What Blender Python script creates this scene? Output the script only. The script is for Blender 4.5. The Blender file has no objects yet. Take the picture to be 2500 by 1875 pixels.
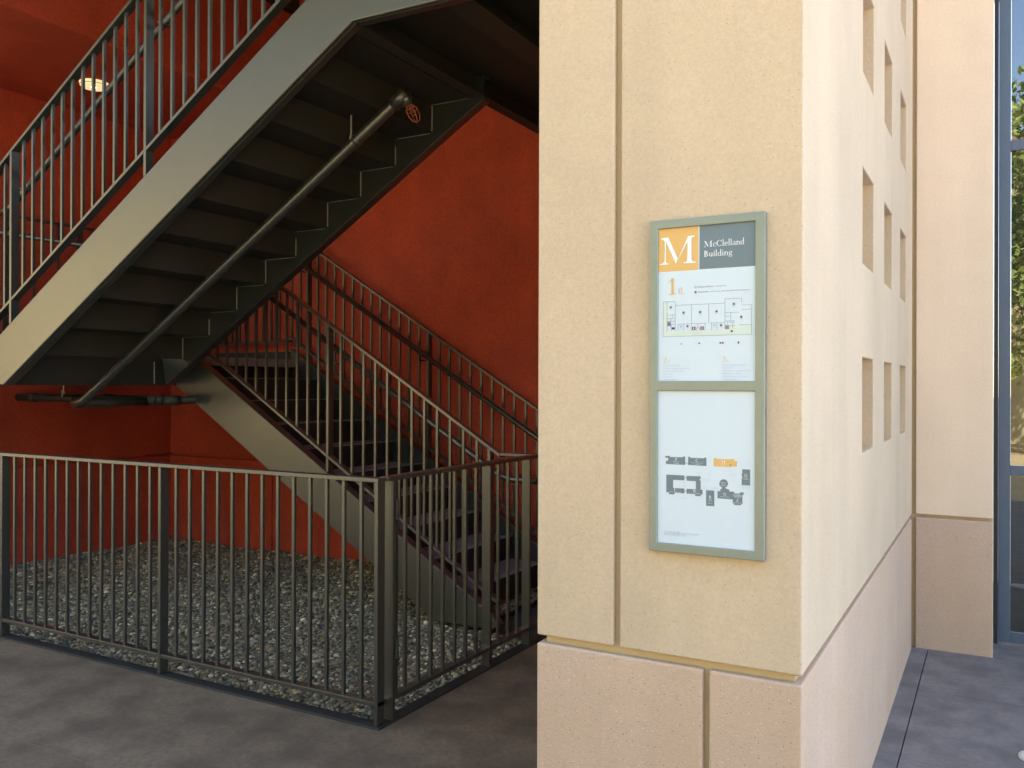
import bpy, bmesh, math, random
import numpy as np
from mathutils import Vector, Matrix
R = math.radians
random.seed(7)
rng = np.random.default_rng(11)
scene = bpy.context.scene
COL = scene.collection

# ------------------------------------------------------------------ camera
cam_d = bpy.data.cameras.new('camera')
cam = bpy.data.objects.new('camera', cam_d)
COL.objects.link(cam)
cam.matrix_world = (Matrix.Translation((0, 0, 1.5)) @ Matrix.Rotation(R(29.1434), 4, 'Z')
                    @ Matrix.Rotation(R(90.0914), 4, 'X') @ Matrix.Rotation(R(0.176), 4, 'Z'))
cam_d.sensor_width = 36.0
cam_d.lens = 2125.78 / 2500 * 36
cam_d.clip_start = 0.05
cam_d.clip_end = 500
scene.camera = cam

# ------------------------------------------------------------------ world, sun, exposure
SUN_EL, SUN_AZ = 48.0, 30.0           # azimuth from +Y, clockwise: behind the building, to the right
world = bpy.data.worlds.new('World')
scene.world = world
world.use_nodes = True
wn = world.node_tree
sky = wn.nodes.new('ShaderNodeTexSky')
sky.sky_type = 'NISHITA'
sky.sun_disc = False
sky.sun_elevation = R(SUN_EL)
sky.sun_rotation = R(SUN_AZ)
sky.air_density = 1.0
sky.dust_density = 1.2
bgn = wn.nodes['Background']
bgn.inputs['Strength'].default_value = 0.15
wn.links.new(sky.outputs['Color'], bgn.inputs['Color'])
sun_d = bpy.data.lights.new('sun', 'SUN')
sun_d.energy = 4.2
sun_d.angle = R(0.5)
sun_d.color = (1.0, 0.955, 0.90)
sun = bpy.data.objects.new('sun', sun_d)
COL.objects.link(sun)
sd = Vector((math.sin(R(SUN_AZ)) * math.cos(R(SUN_EL)), math.cos(R(SUN_AZ)) * math.cos(R(SUN_EL)), math.sin(R(SUN_EL))))
sun.rotation_euler = sd.to_track_quat('Z', 'Y').to_euler()
scene.view_settings.view_transform = 'Standard'
scene.view_settings.look = 'None'
scene.view_settings.gamma = 1.0
scene.view_settings.exposure = 2.5
scene.cycles.use_denoising = True
scene.cycles.max_bounces = 10
scene.cycles.diffuse_bounces = 6
scene.cycles.sample_clamp_indirect = 8.0

# ------------------------------------------------------------------ materials
def mat(name, col, rough=0.7, metallic=0.0, var=0.0, scale=6.0, var2=0.0, scale2=60.0, bump=0.0, bscale=200.0,
        ior=1.5, emit=None, estr=0.0, stretch=None, tint=None, coat=0.0, streak=None):
    m = bpy.data.materials.new(name)
    m.use_nodes = True
    nt = m.node_tree
    b = nt.nodes['Principled BSDF']
    b.inputs['Roughness'].default_value = rough
    b.inputs['Metallic'].default_value = metallic
    b.inputs['IOR'].default_value = ior
    b.inputs['Base Color'].default_value = (*col, 1)
    if coat:
        b.inputs['Coat Weight'].default_value = coat
        b.inputs['Coat Roughness'].default_value = 0.32
    if emit:
        b.inputs['Emission Color'].default_value = (*emit, 1)
        b.inputs['Emission Strength'].default_value = estr
    geo = nt.nodes.new('ShaderNodeNewGeometry')
    vec = geo.outputs['Position']
    if stretch:
        mp = nt.nodes.new('ShaderNodeMapping')
        mp.inputs['Scale'].default_value = stretch
        nt.links.new(vec, mp.inputs['Vector'])
        vec = mp.outputs['Vector']
    last = None
    for (v, s, det) in ((var, scale, 5.0), (var2, scale2, 3.0)):
        if v <= 0:
            continue
        n = nt.nodes.new('ShaderNodeTexNoise')
        n.inputs['Scale'].default_value = s
        n.inputs['Detail'].default_value = det
        n.inputs['Roughness'].default_value = 0.62
        nt.links.new(vec, n.inputs['Vector'])
        mr = nt.nodes.new('ShaderNodeMapRange')
        mr.inputs['From Min'].default_value = 0.28
        mr.inputs['From Max'].default_value = 0.72
        mr.inputs['To Min'].default_value = 1 - v
        mr.inputs['To Max'].default_value = 1 + v
        nt.links.new(n.outputs['Fac'], mr.inputs['Value'])
        mx = nt.nodes.new('ShaderNodeMix')
        mx.data_type = 'RGBA'
        mx.blend_type = 'MULTIPLY'
        mx.inputs['Factor'].default_value = 1
        mx.inputs['A'].default_value = (*col, 1)
        if last:
            nt.links.new(last, mx.inputs['A'])
        nt.links.new(mr.outputs['Result'], mx.inputs['B'])
        last = mx.outputs['Result']
    if streak:                                  # faint vertical streaks: rain marks, but imitated light stripes on the stone base
        mp2 = nt.nodes.new('ShaderNodeMapping')
        mp2.inputs['Scale'].default_value = (1, 1, 0.07)
        nt.links.new(geo.outputs['Position'], mp2.inputs['Vector'])
        n = nt.nodes.new('ShaderNodeTexNoise')
        n.inputs['Scale'].default_value = streak[1]
        n.inputs['Detail'].default_value = 4
        nt.links.new(mp2.outputs['Vector'], n.inputs['Vector'])
        mr = nt.nodes.new('ShaderNodeMapRange')
        mr.inputs['From Min'].default_value = 0.3
        mr.inputs['From Max'].default_value = 0.7
        mr.inputs['To Min'].default_value = 1 - streak[0]
        mr.inputs['To Max'].default_value = 1 + streak[0]
        nt.links.new(n.outputs['Fac'], mr.inputs['Value'])
        mx = nt.nodes.new('ShaderNodeMix')
        mx.data_type = 'RGBA'
        mx.blend_type = 'MULTIPLY'
        mx.inputs['Factor'].default_value = 1
        mx.inputs['A'].default_value = (*col, 1)
        if last:
            nt.links.new(last, mx.inputs['A'])
        nt.links.new(mr.outputs['Result'], mx.inputs['B'])
        last = mx.outputs['Result']
    if tint:                                    # second hue in large soft patches
        n = nt.nodes.new('ShaderNodeTexNoise')
        n.inputs['Scale'].default_value = tint[1]
        n.inputs['Detail'].default_value = 4
        nt.links.new(vec, n.inputs['Vector'])
        mr = nt.nodes.new('ShaderNodeMapRange')
        mr.inputs['From Min'].default_value = 0.42
        mr.inputs['From Max'].default_value = 0.66
        nt.links.new(n.outputs['Fac'], mr.inputs['Value'])
        mx = nt.nodes.new('ShaderNodeMix')
        mx.data_type = 'RGBA'
        mx.inputs['A'].default_value = (*col, 1)
        if last:
            nt.links.new(last, mx.inputs['A'])
        mx.inputs['B'].default_value = (*tint[0], 1)
        mf = nt.nodes.new('ShaderNodeMath')
        mf.operation = 'MULTIPLY'
        mf.inputs[1].default_value = tint[2]
        nt.links.new(mr.outputs['Result'], mf.inputs[0])
        nt.links.new(mf.outputs[0], mx.inputs['Factor'])
        last = mx.outputs['Result']
    if last:
        nt.links.new(last, b.inputs['Base Color'])
    if bump > 0:
        n = nt.nodes.new('ShaderNodeTexNoise')
        n.inputs['Scale'].default_value = bscale
        n.inputs['Detail'].default_value = 3
        nt.links.new(geo.outputs['Position'], n.inputs['Vector'])
        bp = nt.nodes.new('ShaderNodeBump')
        bp.inputs['Strength'].default_value = bump
        bp.inputs['Distance'].default_value = 0.004
        nt.links.new(n.outputs['Fac'], bp.inputs['Height'])
        nt.links.new(bp.outputs['Normal'], b.inputs['Normal'])
    return m

def speckle(m, scale, thr, col, fac=1.0, mask_scale=2.5):
    """small pits or flecks: a voronoi cell core, kept where a soft noise lets it"""
    nt = m.node_tree
    b = nt.nodes['Principled BSDF']
    geo = nt.nodes.new('ShaderNodeNewGeometry')
    vo = nt.nodes.new('ShaderNodeTexVoronoi')
    vo.inputs['Scale'].default_value = scale
    nt.links.new(geo.outputs['Position'], vo.inputs['Vector'])
    lt = nt.nodes.new('ShaderNodeMapRange')
    lt.inputs['From Min'].default_value = thr
    lt.inputs['From Max'].default_value = thr * 0.5
    nt.links.new(vo.outputs['Distance'], lt.inputs['Value'])
    sep = nt.nodes.new('ShaderNodeSeparateColor')
    nt.links.new(vo.outputs['Color'], sep.inputs['Color'])
    gt = nt.nodes.new('ShaderNodeMath')
    gt.operation = 'GREATER_THAN'
    gt.inputs[1].default_value = 1 - mask_scale
    nt.links.new(sep.outputs['Red'], gt.inputs[0])
    mu = nt.nodes.new('ShaderNodeMath')
    mu.operation = 'MULTIPLY'
    nt.links.new(lt.outputs['Result'], mu.inputs[0])
    nt.links.new(gt.outputs[0], mu.inputs[1])
    mu2 = nt.nodes.new('ShaderNodeMath')
    mu2.operation = 'MULTIPLY'
    mu2.inputs[1].default_value = fac
    nt.links.new(mu.outputs[0], mu2.inputs[0])
    mx = nt.nodes.new('ShaderNodeMix')
    mx.data_type = 'RGBA'
    bc = b.inputs['Base Color']
    if bc.is_linked:
        nt.links.new(bc.links[0].from_socket, mx.inputs['A'])
    else:
        mx.inputs['A'].default_value = bc.default_value
    mx.inputs['B'].default_value = (*col, 1)
    nt.links.new(mu2.outputs[0], mx.inputs['Factor'])
    nt.links.new(mx.outputs['Result'], bc)
    return m

M = {}
M['stone'] = speckle(mat('cast_stone', (0.61, 0.472, 0.315), 0.85, streak=(0.045, 5.5), var=0.07, scale=1.7, var2=0.07, scale2=110, bump=0.25, bscale=300),
                     125, 0.27, (0.26, 0.19, 0.11), 0.6, 0.10)
M['stone_end_lit'] = mat('cast_stone_end_lit', (0.80, 0.625, 0.45), 0.85, streak=(0.03, 6.0), var=0.05, scale=2.0, var2=0.05, scale2=90, bump=0.3, bscale=260)  # pinker stone, lightened in place of daylight on the end wall
M['stone_low'] = speckle(speckle(mat('cast_stone_base', (0.585, 0.425, 0.305), 0.85, streak=(0.05, 6.0), var=0.06, scale=3, var2=0.07, scale2=80, bump=0.4, bscale=240,
                             tint=((0.58, 0.40, 0.255), 2.2, 0.6)), 110, 0.28, (0.19, 0.13, 0.09), 0.6, 0.18), 130, 0.24, (0.85, 0.78, 0.68), 0.85, 0.12)  # streaks here imitate stripes of light on the base
M['joint'] = mat('joint_filler', (0.54, 0.42, 0.25), 0.9)
M['red'] = mat('red_stucco', (0.45, 0.060, 0.026), 0.85, streak=(0.10, 3.0), var=0.20, scale=1.6, var2=0.18, scale2=60, bump=0.5, bscale=130)
M['steel'] = mat('painted_steel', (0.026, 0.030, 0.026), 0.36, coat=1.0, ior=1.7, var=0.12, scale=5, var2=0.10, scale2=120, bump=0.22, bscale=11)
M['steel_dark'] = mat('painted_steel_dark', (0.030, 0.030, 0.025), 0.6, var=0.14, scale=4, var2=0.06, scale2=90)
_nt = M['steel'].node_tree
_n = _nt.nodes.new('ShaderNodeTexNoise')
_n.inputs['Scale'].default_value = 2.6
_n.inputs['Detail'].default_value = 6
_g = _nt.nodes.new('ShaderNodeNewGeometry')
_mp = _nt.nodes.new('ShaderNodeMapping')
_mp.vector_type = 'POINT'
_mp.inputs['Rotation'].default_value = (0, R(31.8), 0)
_mp.inputs['Scale'].default_value = (1, 1, 1)
_mp2 = _nt.nodes.new('ShaderNodeMapping')
_mp2.inputs['Scale'].default_value = (0.3, 1, 4.0)
_nt.links.new(_g.outputs['Position'], _mp.inputs['Vector'])
_nt.links.new(_mp.outputs['Vector'], _mp2.inputs['Vector'])
_nt.links.new(_mp2.outputs['Vector'], _n.inputs['Vector'])
_mr = _nt.nodes.new('ShaderNodeMapRange')
_mr.inputs['From Min'].default_value = 0.35
_mr.inputs['From Max'].default_value = 0.68
_mr.inputs['To Min'].default_value = 0.29
_mr.inputs['To Max'].default_value = 0.355
_nt.links.new(_n.outputs['Fac'], _mr.inputs['Value'])
_nt.links.new(_mr.outputs['Result'], _nt.nodes['Principled BSDF'].inputs['Coat Roughness'])
M['caulk'] = mat('weld_bead', (0.36, 0.36, 0.32), 0.6, var=0.2, scale=60)
M['tread'] = mat('tread_concrete', (0.27, 0.215, 0.195), 0.8, var=0.15, scale=7, var2=0.1, scale2=90, bump=0.3)
M['nosing'] = mat('nosing_metal', (0.30, 0.28, 0.27), 0.45, var=0.2, scale=20)
M['floor'] = mat('concrete_floor', (0.215, 0.150, 0.090), 0.85, ior=1.3, var=0.17, scale=4.5, var2=0.20, scale2=42, bump=0.25, bscale=150,
                 tint=((0.120, 0.086, 0.055), 4.2, 0.7))
M['floor2'] = mat('concrete_paving', (0.205, 0.192, 0.188), 0.62, var=0.16, scale=5, var2=0.12, scale2=40, bump=0.3, bscale=150,
                  tint=((0.125, 0.122, 0.128), 6.0, 0.8))
M['sealant'] = mat('joint_sealant', (0.27, 0.22, 0.17), 0.8, var=0.4, scale=30)
M['cool_bounce_paving'] = mat('cool_bounce_paving', (0.34, 0.385, 0.50), 0.85, var=0.08, scale=1.5, var2=0.06, scale2=20)  # unseen paving, coloured bluish to bounce cool light onto the pier
M['plaza'] = mat('pale_paving', (0.52, 0.40, 0.195), 0.85, var=0.1, scale=1.5, var2=0.1, scale2=20)
M['soil'] = mat('gravel_bed', (0.09, 0.082, 0.07), 0.95, var=0.3, scale=40)
M['alu'] = mat('sign_frame_metal', (0.27, 0.31, 0.285), 0.38, metallic=0.5, var=0.04, scale=8, var2=0.03, scale2=60)
M['white'] = mat('sign_white', (0.62, 0.72, 0.79), 0.3, coat=0.2)
M['print_white'] = mat('print_white', (0.86, 0.90, 0.93), 0.4)
M['orange'] = mat('print_orange', (0.72, 0.44, 0.15), 0.35)
M['slate'] = mat('print_slate', (0.150, 0.205, 0.240), 0.35)
M['ink'] = mat('print_blue_grey', (0.24, 0.32, 0.40), 0.4)
M['purple'] = mat('print_purple', (0.17, 0.035, 0.10), 0.4)
M['green'] = mat('print_green', (0.62, 0.72, 0.64), 0.35)
M['tan_ink'] = mat('print_tan', (0.78, 0.52, 0.33), 0.4)
M['pale_ink'] = mat('print_pale', (0.45, 0.50, 0.62), 0.4)
M['frame'] = mat('window_frame_paint', (0.095, 0.125, 0.170), 0.4, var=0.05, scale=6)
M['gasket'] = mat('black_gasket', (0.02, 0.02, 0.022), 0.6)
M['glass'] = mat('window_glass', (0.020, 0.022, 0.016), 0.0, ior=2.3)
M['wire'] = mat('red_wire', (0.50, 0.10, 0.06), 0.4)
M['brass'] = mat('brass', (0.30, 0.17, 0.06), 0.35, metallic=0.8)
M['zinc'] = mat('zinc', (0.5, 0.5, 0.47), 0.4, metallic=0.7)
M['lamp'] = mat('lamp_glass', (0.9, 0.8, 0.6), 0.4, emit=(1.0, 0.70, 0.36), estr=0.17)
M['bulb'] = mat('lamp_bulb', (0.9, 0.8, 0.6), 0.4, emit=(1.0, 0.86, 0.55), estr=0.6)
M['bark'] = mat('bark', (0.12, 0.09, 0.065), 0.9, var=0.3, scale=12)
M['leaf'] = mat('leaf', (0.25, 0.30, 0.055), 0.6, var=0.35, scale=1.6)
M['added_roof'] = mat('added_dark_roof', (0.060, 0.062, 0.045), 0.8, var=0.15, scale=4)
M['far_stone'] = mat('far_sandstone', (0.51, 0.42, 0.215), 0.85, var=0.08, scale=1)
M['far_roof'] = mat('far_tile_roof', (0.30, 0.12, 0.07), 0.85, var=0.15, scale=4)
M['dark_void'] = mat('dark_window', (0.03, 0.03, 0.035), 0.2)
M['cap'] = mat('white_plastic', (0.75, 0.76, 0.76), 0.5)
# pebbles take their own stone colour from a per-pebble attribute
M['pebble'] = mat('river_pebble', (0.3, 0.3, 0.3), 0.72)
_nt = M['pebble'].node_tree
_a = _nt.nodes.new('ShaderNodeAttribute')
_a.attribute_name = 'stone'
_nt.links.new(_a.outputs['Color'], _nt.nodes['Principled BSDF'].inputs['Base Color'])

# ------------------------------------------------------------------ helpers
WL = {}
class MB:
    """collects shapes that become ONE mesh object"""
    def __init__(s):
        s.v, s.f, s.mi, s.cur, s.key = [], [], [], 0, {}
    def vert(s, p, merge=False):
        if merge:
            k = (round(p[0], 5), round(p[1], 5), round(p[2], 5))
            if k in s.key:
                return s.key[k]
            s.key[k] = len(s.v)
        s.v.append(tuple(p))
        return len(s.v) - 1
    def face(s, pts, merge=False):
        s.f.append([s.vert(p, merge) for p in pts])
        s.mi.append(s.cur)
        return s
    def box(s, x0, x1, y0, y1, z0, z1):
        return s.hexa([(x0, y0, z0), (x1, y0, z0), (x1, y1, z0), (x0, y1, z0)], [(x0, y0, z1), (x1, y0, z1), (x1, y1, z1), (x0, y1, z1)])
    def hexa(s, lo, hi):
        b = len(s.v)
        n = len(lo)
        s.v += [tuple(p) for p in lo] + [tuple(p) for p in hi]
        s.f.append([b + i for i in reversed(range(n))])
        s.f.append([b + n + i for i in range(n)])
        for i in range(n):
            j = (i + 1) % n
            s.f.append([b + i, b + j, b + n + j, b + n + i])
        s.mi += [s.cur] * (n + 2)
        return s
    def prism_xz(s, poly, y0, y1):
        return s.hexa([(x, y0, z) for x, z in poly], [(x, y1, z) for x, z in poly])
    def tube(s, path, r, n=12, caps=True):
        path = [Vector(p) for p in path]
        b = len(s.v)
        up = None
        rs = r if isinstance(r, (list, tuple)) else [r] * len(path)
        for i, p in enumerate(path):
            a = path[max(i - 1, 0)]
            c = path[min(i + 1, len(path) - 1)]
            t = (c - a).normalized()
            if up is None:
                up = Vector((0, 0, 1)) if abs(t.z) < 0.9 else Vector((0, 1, 0))
            sx = t.cross(up).normalized()
            up = sx.cross(t).normalized()
            for k in range(n):
                an = 2 * math.pi * k / n
                s.v.append(tuple(p + (sx * math.cos(an) + up * math.sin(an)) * rs[i]))
        for i in range(len(path) - 1):
            for k in range(n):
                k2 = (k + 1) % n
                s.f.append([b + i * n + k, b + i * n + k2, b + (i + 1) * n + k2, b + (i + 1) * n + k])
                s.mi.append(s.cur)
        if caps:
            s.f.append([b + k for k in reversed(range(n))])
            s.f.append([b + (len(path) - 1) * n + k for k in range(n)])
            s.mi += [s.cur] * 2
        return s
    def lathe(s, c, prof, n=24):
        b = len(s.v)
        for (r, z) in prof:
            for k in range(n):
                an = 2 * math.pi * k / n
                s.v.append((c[0] + r * math.cos(an), c[1] + r * math.sin(an), c[2] + z))
        for i in range(len(prof) - 1):
            for k in range(n):
                k2 = (k + 1) % n
                s.f.append([b + i * n + k, b + i * n + k2, b + (i + 1) * n + k2, b + (i + 1) * n + k])
                s.mi.append(s.cur)
        s.f.append([b + k for k in range(n)])
        s.f.append([b + (len(prof) - 1) * n + k for k in range(n)])
        s.mi += [s.cur] * 2
        return s
    def bar(s, p, q, w, h, side):
        """rectangular bar from p to q; w along side, h along the third axis"""
        p, q, side = Vector(p), Vector(q), Vector(side).normalized()
        t = (q - p).normalized()
        u = t.cross(side).normalized()
        a, c = side * (w / 2), u * (h / 2)
        return s.hexa([p - a - c, p + a - c, p + a + c, p - a + c], [q - a - c, q + a - c, q + a + c, q - a + c])
    def grid_panel(s, us, vs, holes, fn, depth, hole_depth, hole_back=True, sides=(1, 1, 1, 1)):
        """flat panel on a grid with holes; fn(u, v, d) gives the point, d = depth behind the face; sides: u0 u1 v0 v1 returns"""
        nu, nv = len(us) - 1, len(vs) - 1
        solid = lambda i, j: 0 <= i < nu and 0 <= j < nv and (i, j) not in holes
        inside = lambda i, j: 0 <= i < nu and 0 <= j < nv
        for i in range(nu):
            for j in range(nv):
                u0, u1, v0, v1 = us[i], us[i + 1], vs[j], vs[j + 1]
                if solid(i, j):
                    s.face([fn(u0, v0, 0), fn(u1, v0, 0), fn(u1, v1, 0), fn(u0, v1, 0)], True)
                    for (di, dj, a, b, sd_) in ((-1, 0, (u0, v1), (u0, v0), 0), (1, 0, (u1, v0), (u1, v1), 1), (0, -1, (u0, v0), (u1, v0), 2), (0, 1, (u1, v1), (u0, v1), 3)):
                        if not solid(i + di, j + dj):
                            isin = inside(i + di, j + dj)
                            if not isin and not sides[sd_]:
                                continue
                            dp = hole_depth if isin else depth
                            s.face([fn(*b, 0), fn(*a, 0), fn(*a, dp), fn(*b, dp)], True)
                elif hole_back:
                    s.face([fn(u0, v0, hole_depth), fn(u1, v0, hole_depth), fn(u1, v1, hole_depth), fn(u0, v1, hole_depth)], True)
        return s
    def build(s, name, mats, parent=None, bevel=0.0, smooth=False, origin=None, seg=2, fix=False):
        pw = WL.get(parent, Vector((0, 0, 0))) if parent else Vector((0, 0, 0))
        og = Vector(origin) if origin else (pw if parent else Vector((0, 0, 0)))
        me = bpy.data.meshes.new(name)
        me.from_pydata([(p[0] - og.x, p[1] - og.y, p[2] - og.z) for p in s.v], [], s.f)
        for m_ in (mats if isinstance(mats, (list, tuple)) else [mats]):
            me.materials.append(m_)
        me.polygons.foreach_set('material_index', s.mi)
        if smooth:
            me.polygons.foreach_set('use_smooth', [True] * len(me.polygons))
        if fix:
            bm = bmesh.new()
            bm.from_mesh(me)
            bmesh.ops.recalc_face_normals(bm, faces=bm.faces)
            bm.to_mesh(me)
            bm.free()
        me.update()
        o = bpy.data.objects.new(name, me)
        COL.objects.link(o)
        if parent:
            o.parent = parent
        o.location = og - pw
        WL[o] = og
        if bevel > 0:
            bv = o.modifiers.new('bevel', 'BEVEL')
            bv.width = bevel
            bv.segments = seg
            bv.limit_method = 'ANGLE'
            bv.angle_limit = R(40)
        return o

def tag(o, label, cat, group=None, kind=None):
    o['label'] = label
    o['category'] = cat
    if group:
        o['group'] = group
    if kind:
        o['kind'] = kind
    return o

def thing(name, loc, label, cat, group=None, kind='thing'):
    o = bpy.data.objects.new(name, None)
    COL.objects.link(o)
    o.location = loc
    o.empty_display_size = 0.2
    WL[o] = Vector(loc)
    return tag(o, label, cat, group, kind)

def clone(o, parent, wloc):
    c = o.copy()
    COL.objects.link(c)
    c.parent = parent
    c.location = Vector(wloc) - WL[parent]
    WL[c] = Vector(wloc)
    return c

def structure(o):
    o['kind'] = 'structure'
    return o

# ------------------------------------------------------------------ ground and paving
g = MB()
g.face([(-160, -200, -0.16), (160, -200, -0.16), (160, 160, -0.16), (-160, 160, -0.16)])
structure(g.build('ground', M['soil']))
p = MB()
p.box(-12, -0.80, 2.202, 3.02, -0.14, 0)
p.box(-2.34, -0.80, 3.02, 6.3, -0.14, 0)
p.box(-12, -0.346, -1.6, 2.197, -0.14, 0)
p.cur = 1
p.box(-12, -0.346, 2.1975, 2.2015, -0.14, -0.0015)
structure(p.build('walkway', [M['floor'], M['sealant']]))
p = MB()
p.box(-0.80, -0.346, 2.203, 6.3, -0.14, 0)
p.box(-0.341, 2.795, 4.748, 6.2, -0.14, 0)
p.box(-0.341, 2.795, -1.6, 4.743, -0.14, 0)
structure(p.build('pavement', M['floor2']))
p = MB()
p.box(-60, 60, -70, -1.606, -0.14, 0)
structure(p.build('plaza', M['plaza']))
p = MB()
p.box(2.80, 60, -1.600, 40, -0.14, 0)
structure(p.build('bounce_terrace', M['cool_bounce_paving']))

# ------------------------------------------------------------------ gravel bed (pebbles nobody could count)
def pebbles():
    t = (1 + 5 ** 0.5) / 2
    ico = np.array([(-1, t, 0), (1, t, 0), (-1, -t, 0), (1, -t, 0), (0, -1, t), (0, 1, t), (0, -1, -t), (0, 1, -t), (t, 0, -1), (t, 0, 1), (-t, 0, -1), (-t, 0, 1)], float)
    ico /= np.linalg.norm(ico[0])
    fc = np.array([(0, 11, 5), (0, 5, 1), (0, 1, 7), (0, 7, 10), (0, 10, 11), (1, 5, 9), (5, 11, 4), (11, 10, 2), (10, 7, 6), (7, 1, 8), (3, 9, 4), (3, 4, 2), (3, 2, 6), (3, 6, 8), (3, 8, 9), (4, 9, 5), (2, 4, 11), (6, 2, 10), (8, 6, 7), (9, 8, 1)])
    # one round of subdivision for rounder stones
    vs = [tuple(v) for v in ico]
    mid = {}
    nf = []
    def mp(a, b):
        k = (min(a, b), max(a, b))
        if k not in mid:
            v = (np.array(vs[a]) + np.array(vs[b]))
            v /= np.linalg.norm(v)
            mid[k] = len(vs)
            vs.append(tuple(v))
        return mid[k]
    for a, b, c in fc:
        ab, bc, ca = mp(a, b), mp(b, c), mp(c, a)
        nf += [(a, ab, ca), (b, bc, ab), (c, ca, bc), (ab, bc, ca)]
    V2, F2 = np.array(vs), np.array(nf)
    pts, rad, sub = [], [], []
    def lay(x0, x1, y0, y1, step, r0, r1, z0):
        nx, ny = int((x1 - x0) / step), int((y1 - y0) / step)
        gx, gy = np.meshgrid(np.arange(nx), np.arange(ny))
        px = x0 + (gx.ravel() + rng.uniform(0.1, 0.9, nx * ny)) * step
        py = y0 + (gy.ravel() + rng.uniform(0.1, 0.9, nx * ny)) * step
        rr = rng.uniform(r0, r1, nx * ny) * np.where(rng.random(nx * ny) < 0.12, 1.45, 1.0)
        mound = 0.012 * np.sin(px * 2.3) * np.sin(py * 3.1 + 1) + 0.007 * np.sin(px * 6 + py * 4)
        pz = z0 + mound + rng.uniform(-0.006, 0.008, nx * ny)
        keep = ~((px > -2.9) & (py > 4.62))
        return np.stack([px, py, pz], 1)[keep], rr[keep]
    A = [lay(-5.6, -2.43, 3.105, 4.6, 0.0158, 0.0078, 0.0128, -0.030), lay(-7.24, -5.6, 3.105, 5.96, 0.022, 0.0105, 0.0155, -0.038),
         lay(-5.6, -2.43, 4.6, 5.96, 0.022, 0.0105, 0.0155, -0.038)]
    P = np.concatenate([a[0] for a in A])
    Rr = np.concatenate([a[1] for a in A])
    n = len(P)
    ax = rng.normal(size=(n, 4))
    ax /= np.linalg.norm(ax, axis=1)[:, None]
    tilt = rng.uniform(-0.5, 0.5, (n, 2))
    yaw = rng.uniform(0, 2 * np.pi, n)
    sc = np.stack([rng.uniform(0.95, 1.5, n), rng.uniform(0.75, 1.1, n), rng.uniform(0.5, 0.8, n)], 1) * Rr[:, None]
    cy, sy = np.cos(yaw), np.sin(yaw)
    big = None
    v = V2[None, :, :] * (1 + 0.10 * np.sin(V2[None, :, :] * rng.uniform(2, 4, (n, 1, 1)) + rng.uniform(0, 6, (n, 1, 3))))
    v = v * sc[:, None, :]
    # tilt about x then y, then yaw
    a, b = tilt[:, 0:1], tilt[:, 1:2]
    y = v[:, :, 1] * np.cos(a) - v[:, :, 2] * np.sin(a)
    z = v[:, :, 1] * np.sin(a) + v[:, :, 2] * np.cos(a)
    x = v[:, :, 0] * np.cos(b) + z * np.sin(b)
    z = -v[:, :, 0] * np.sin(b) + z * np.cos(b)
    X = x * cy[:, None] - y * sy[:, None] + P[:, 0:1]
    Y = x * sy[:, None] + y * cy[:, None] + P[:, 1:2]
    Z = z + P[:, 2:3]
    nv = V2.shape[0]
    co = np.stack([X, Y, Z], 2).reshape(-1, 3)
    F = (F2[None] + (np.arange(n) * nv)[:, None, None]).reshape(-1, 3)
    me = bpy.data.meshes.new('gravel')
    me.vertices.add(len(co))
    me.vertices.foreach_set('co', co.ravel())
    me.loops.add(F.size)
    me.loops.foreach_set('vertex_index', F.ravel().astype(np.int32))
    me.polygons.add(len(F))
    me.polygons.foreach_set('loop_start', (np.arange(len(F)) * 3).astype(np.int32))
    me.polygons.foreach_set('loop_total', np.full(len(F), 3, np.int32))
    me.polygons.foreach_set('use_smooth', np.ones(len(F), bool))
    pal = np.array([(0.205, 0.192, 0.165), (0.125, 0.12, 0.105), (0.30, 0.275, 0.23), (0.075, 0.072, 0.065), (0.42, 0.38, 0.29), (0.28, 0.20, 0.08), (0.16, 0.17, 0.14), (0.66, 0.61, 0.48), (0.27, 0.215, 0.13), (0.20, 0.10, 0.05)])
    w = np.array([.20, .17, .18, .11, .10, .05, .08, .06, .06, .01])
    ci = rng.choice(len(pal), n, p=w / w.sum())
    cc = pal[ci] * np.array([1.10, 1.0, 0.76]) * rng.uniform(0.65, 1.35, (n, 1))
    c4 = np.concatenate([np.repeat(cc, nv, 0), np.ones((n * nv, 1))], 1).astype(np.float32)
    at = me.attributes.new('stone', 'FLOAT_COLOR', 'POINT')
    at.data.foreach_set('color', c4.ravel())
    me.materials.append(M['pebble'])
    me.update()
    me.validate()
    o = bpy.data.objects.new('gravel', me)
    COL.objects.link(o)
    return o
gv = pebbles()
gv['kind'] = 'stuff'
gv['label'] = 'grey and tan river pebbles filling the bed under the stairs'
g = MB()
g.box(-7.3, -2.42, 3.095, 6.0, -0.15, -0.085)
structure(g.build('gravel_bed', M['soil']))
e = MB()
e.box(-7.24, -2.34, 3.024, 3.092, -0.12, 0.007)
e.box(-2.408, -2.34, 3.092, 4.62, -0.12, 0.007)
tag(e.build('edging', M['steel_dark'], bevel=0.003), 'low dark edging strip between the gravel and the concrete walkway', 'edging', kind='thing')

# ------------------------------------------------------------------ fence helpers
XV, YV = (1, 0, 0), (0, 1, 0)
def bar_post(axis, x, y, z0, z1, w, d):
    """upright flat bar; w = face across the run, d = depth square to the run"""
    b = MB()
    if axis == 'x':
        b.box(x - w / 2, x + w / 2, y - d / 2, y + d / 2, z0, z1)
    else:
        b.box(x - d / 2, x + d / 2, y - w / 2, y + w / 2, z0, z1)
    return b

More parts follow.
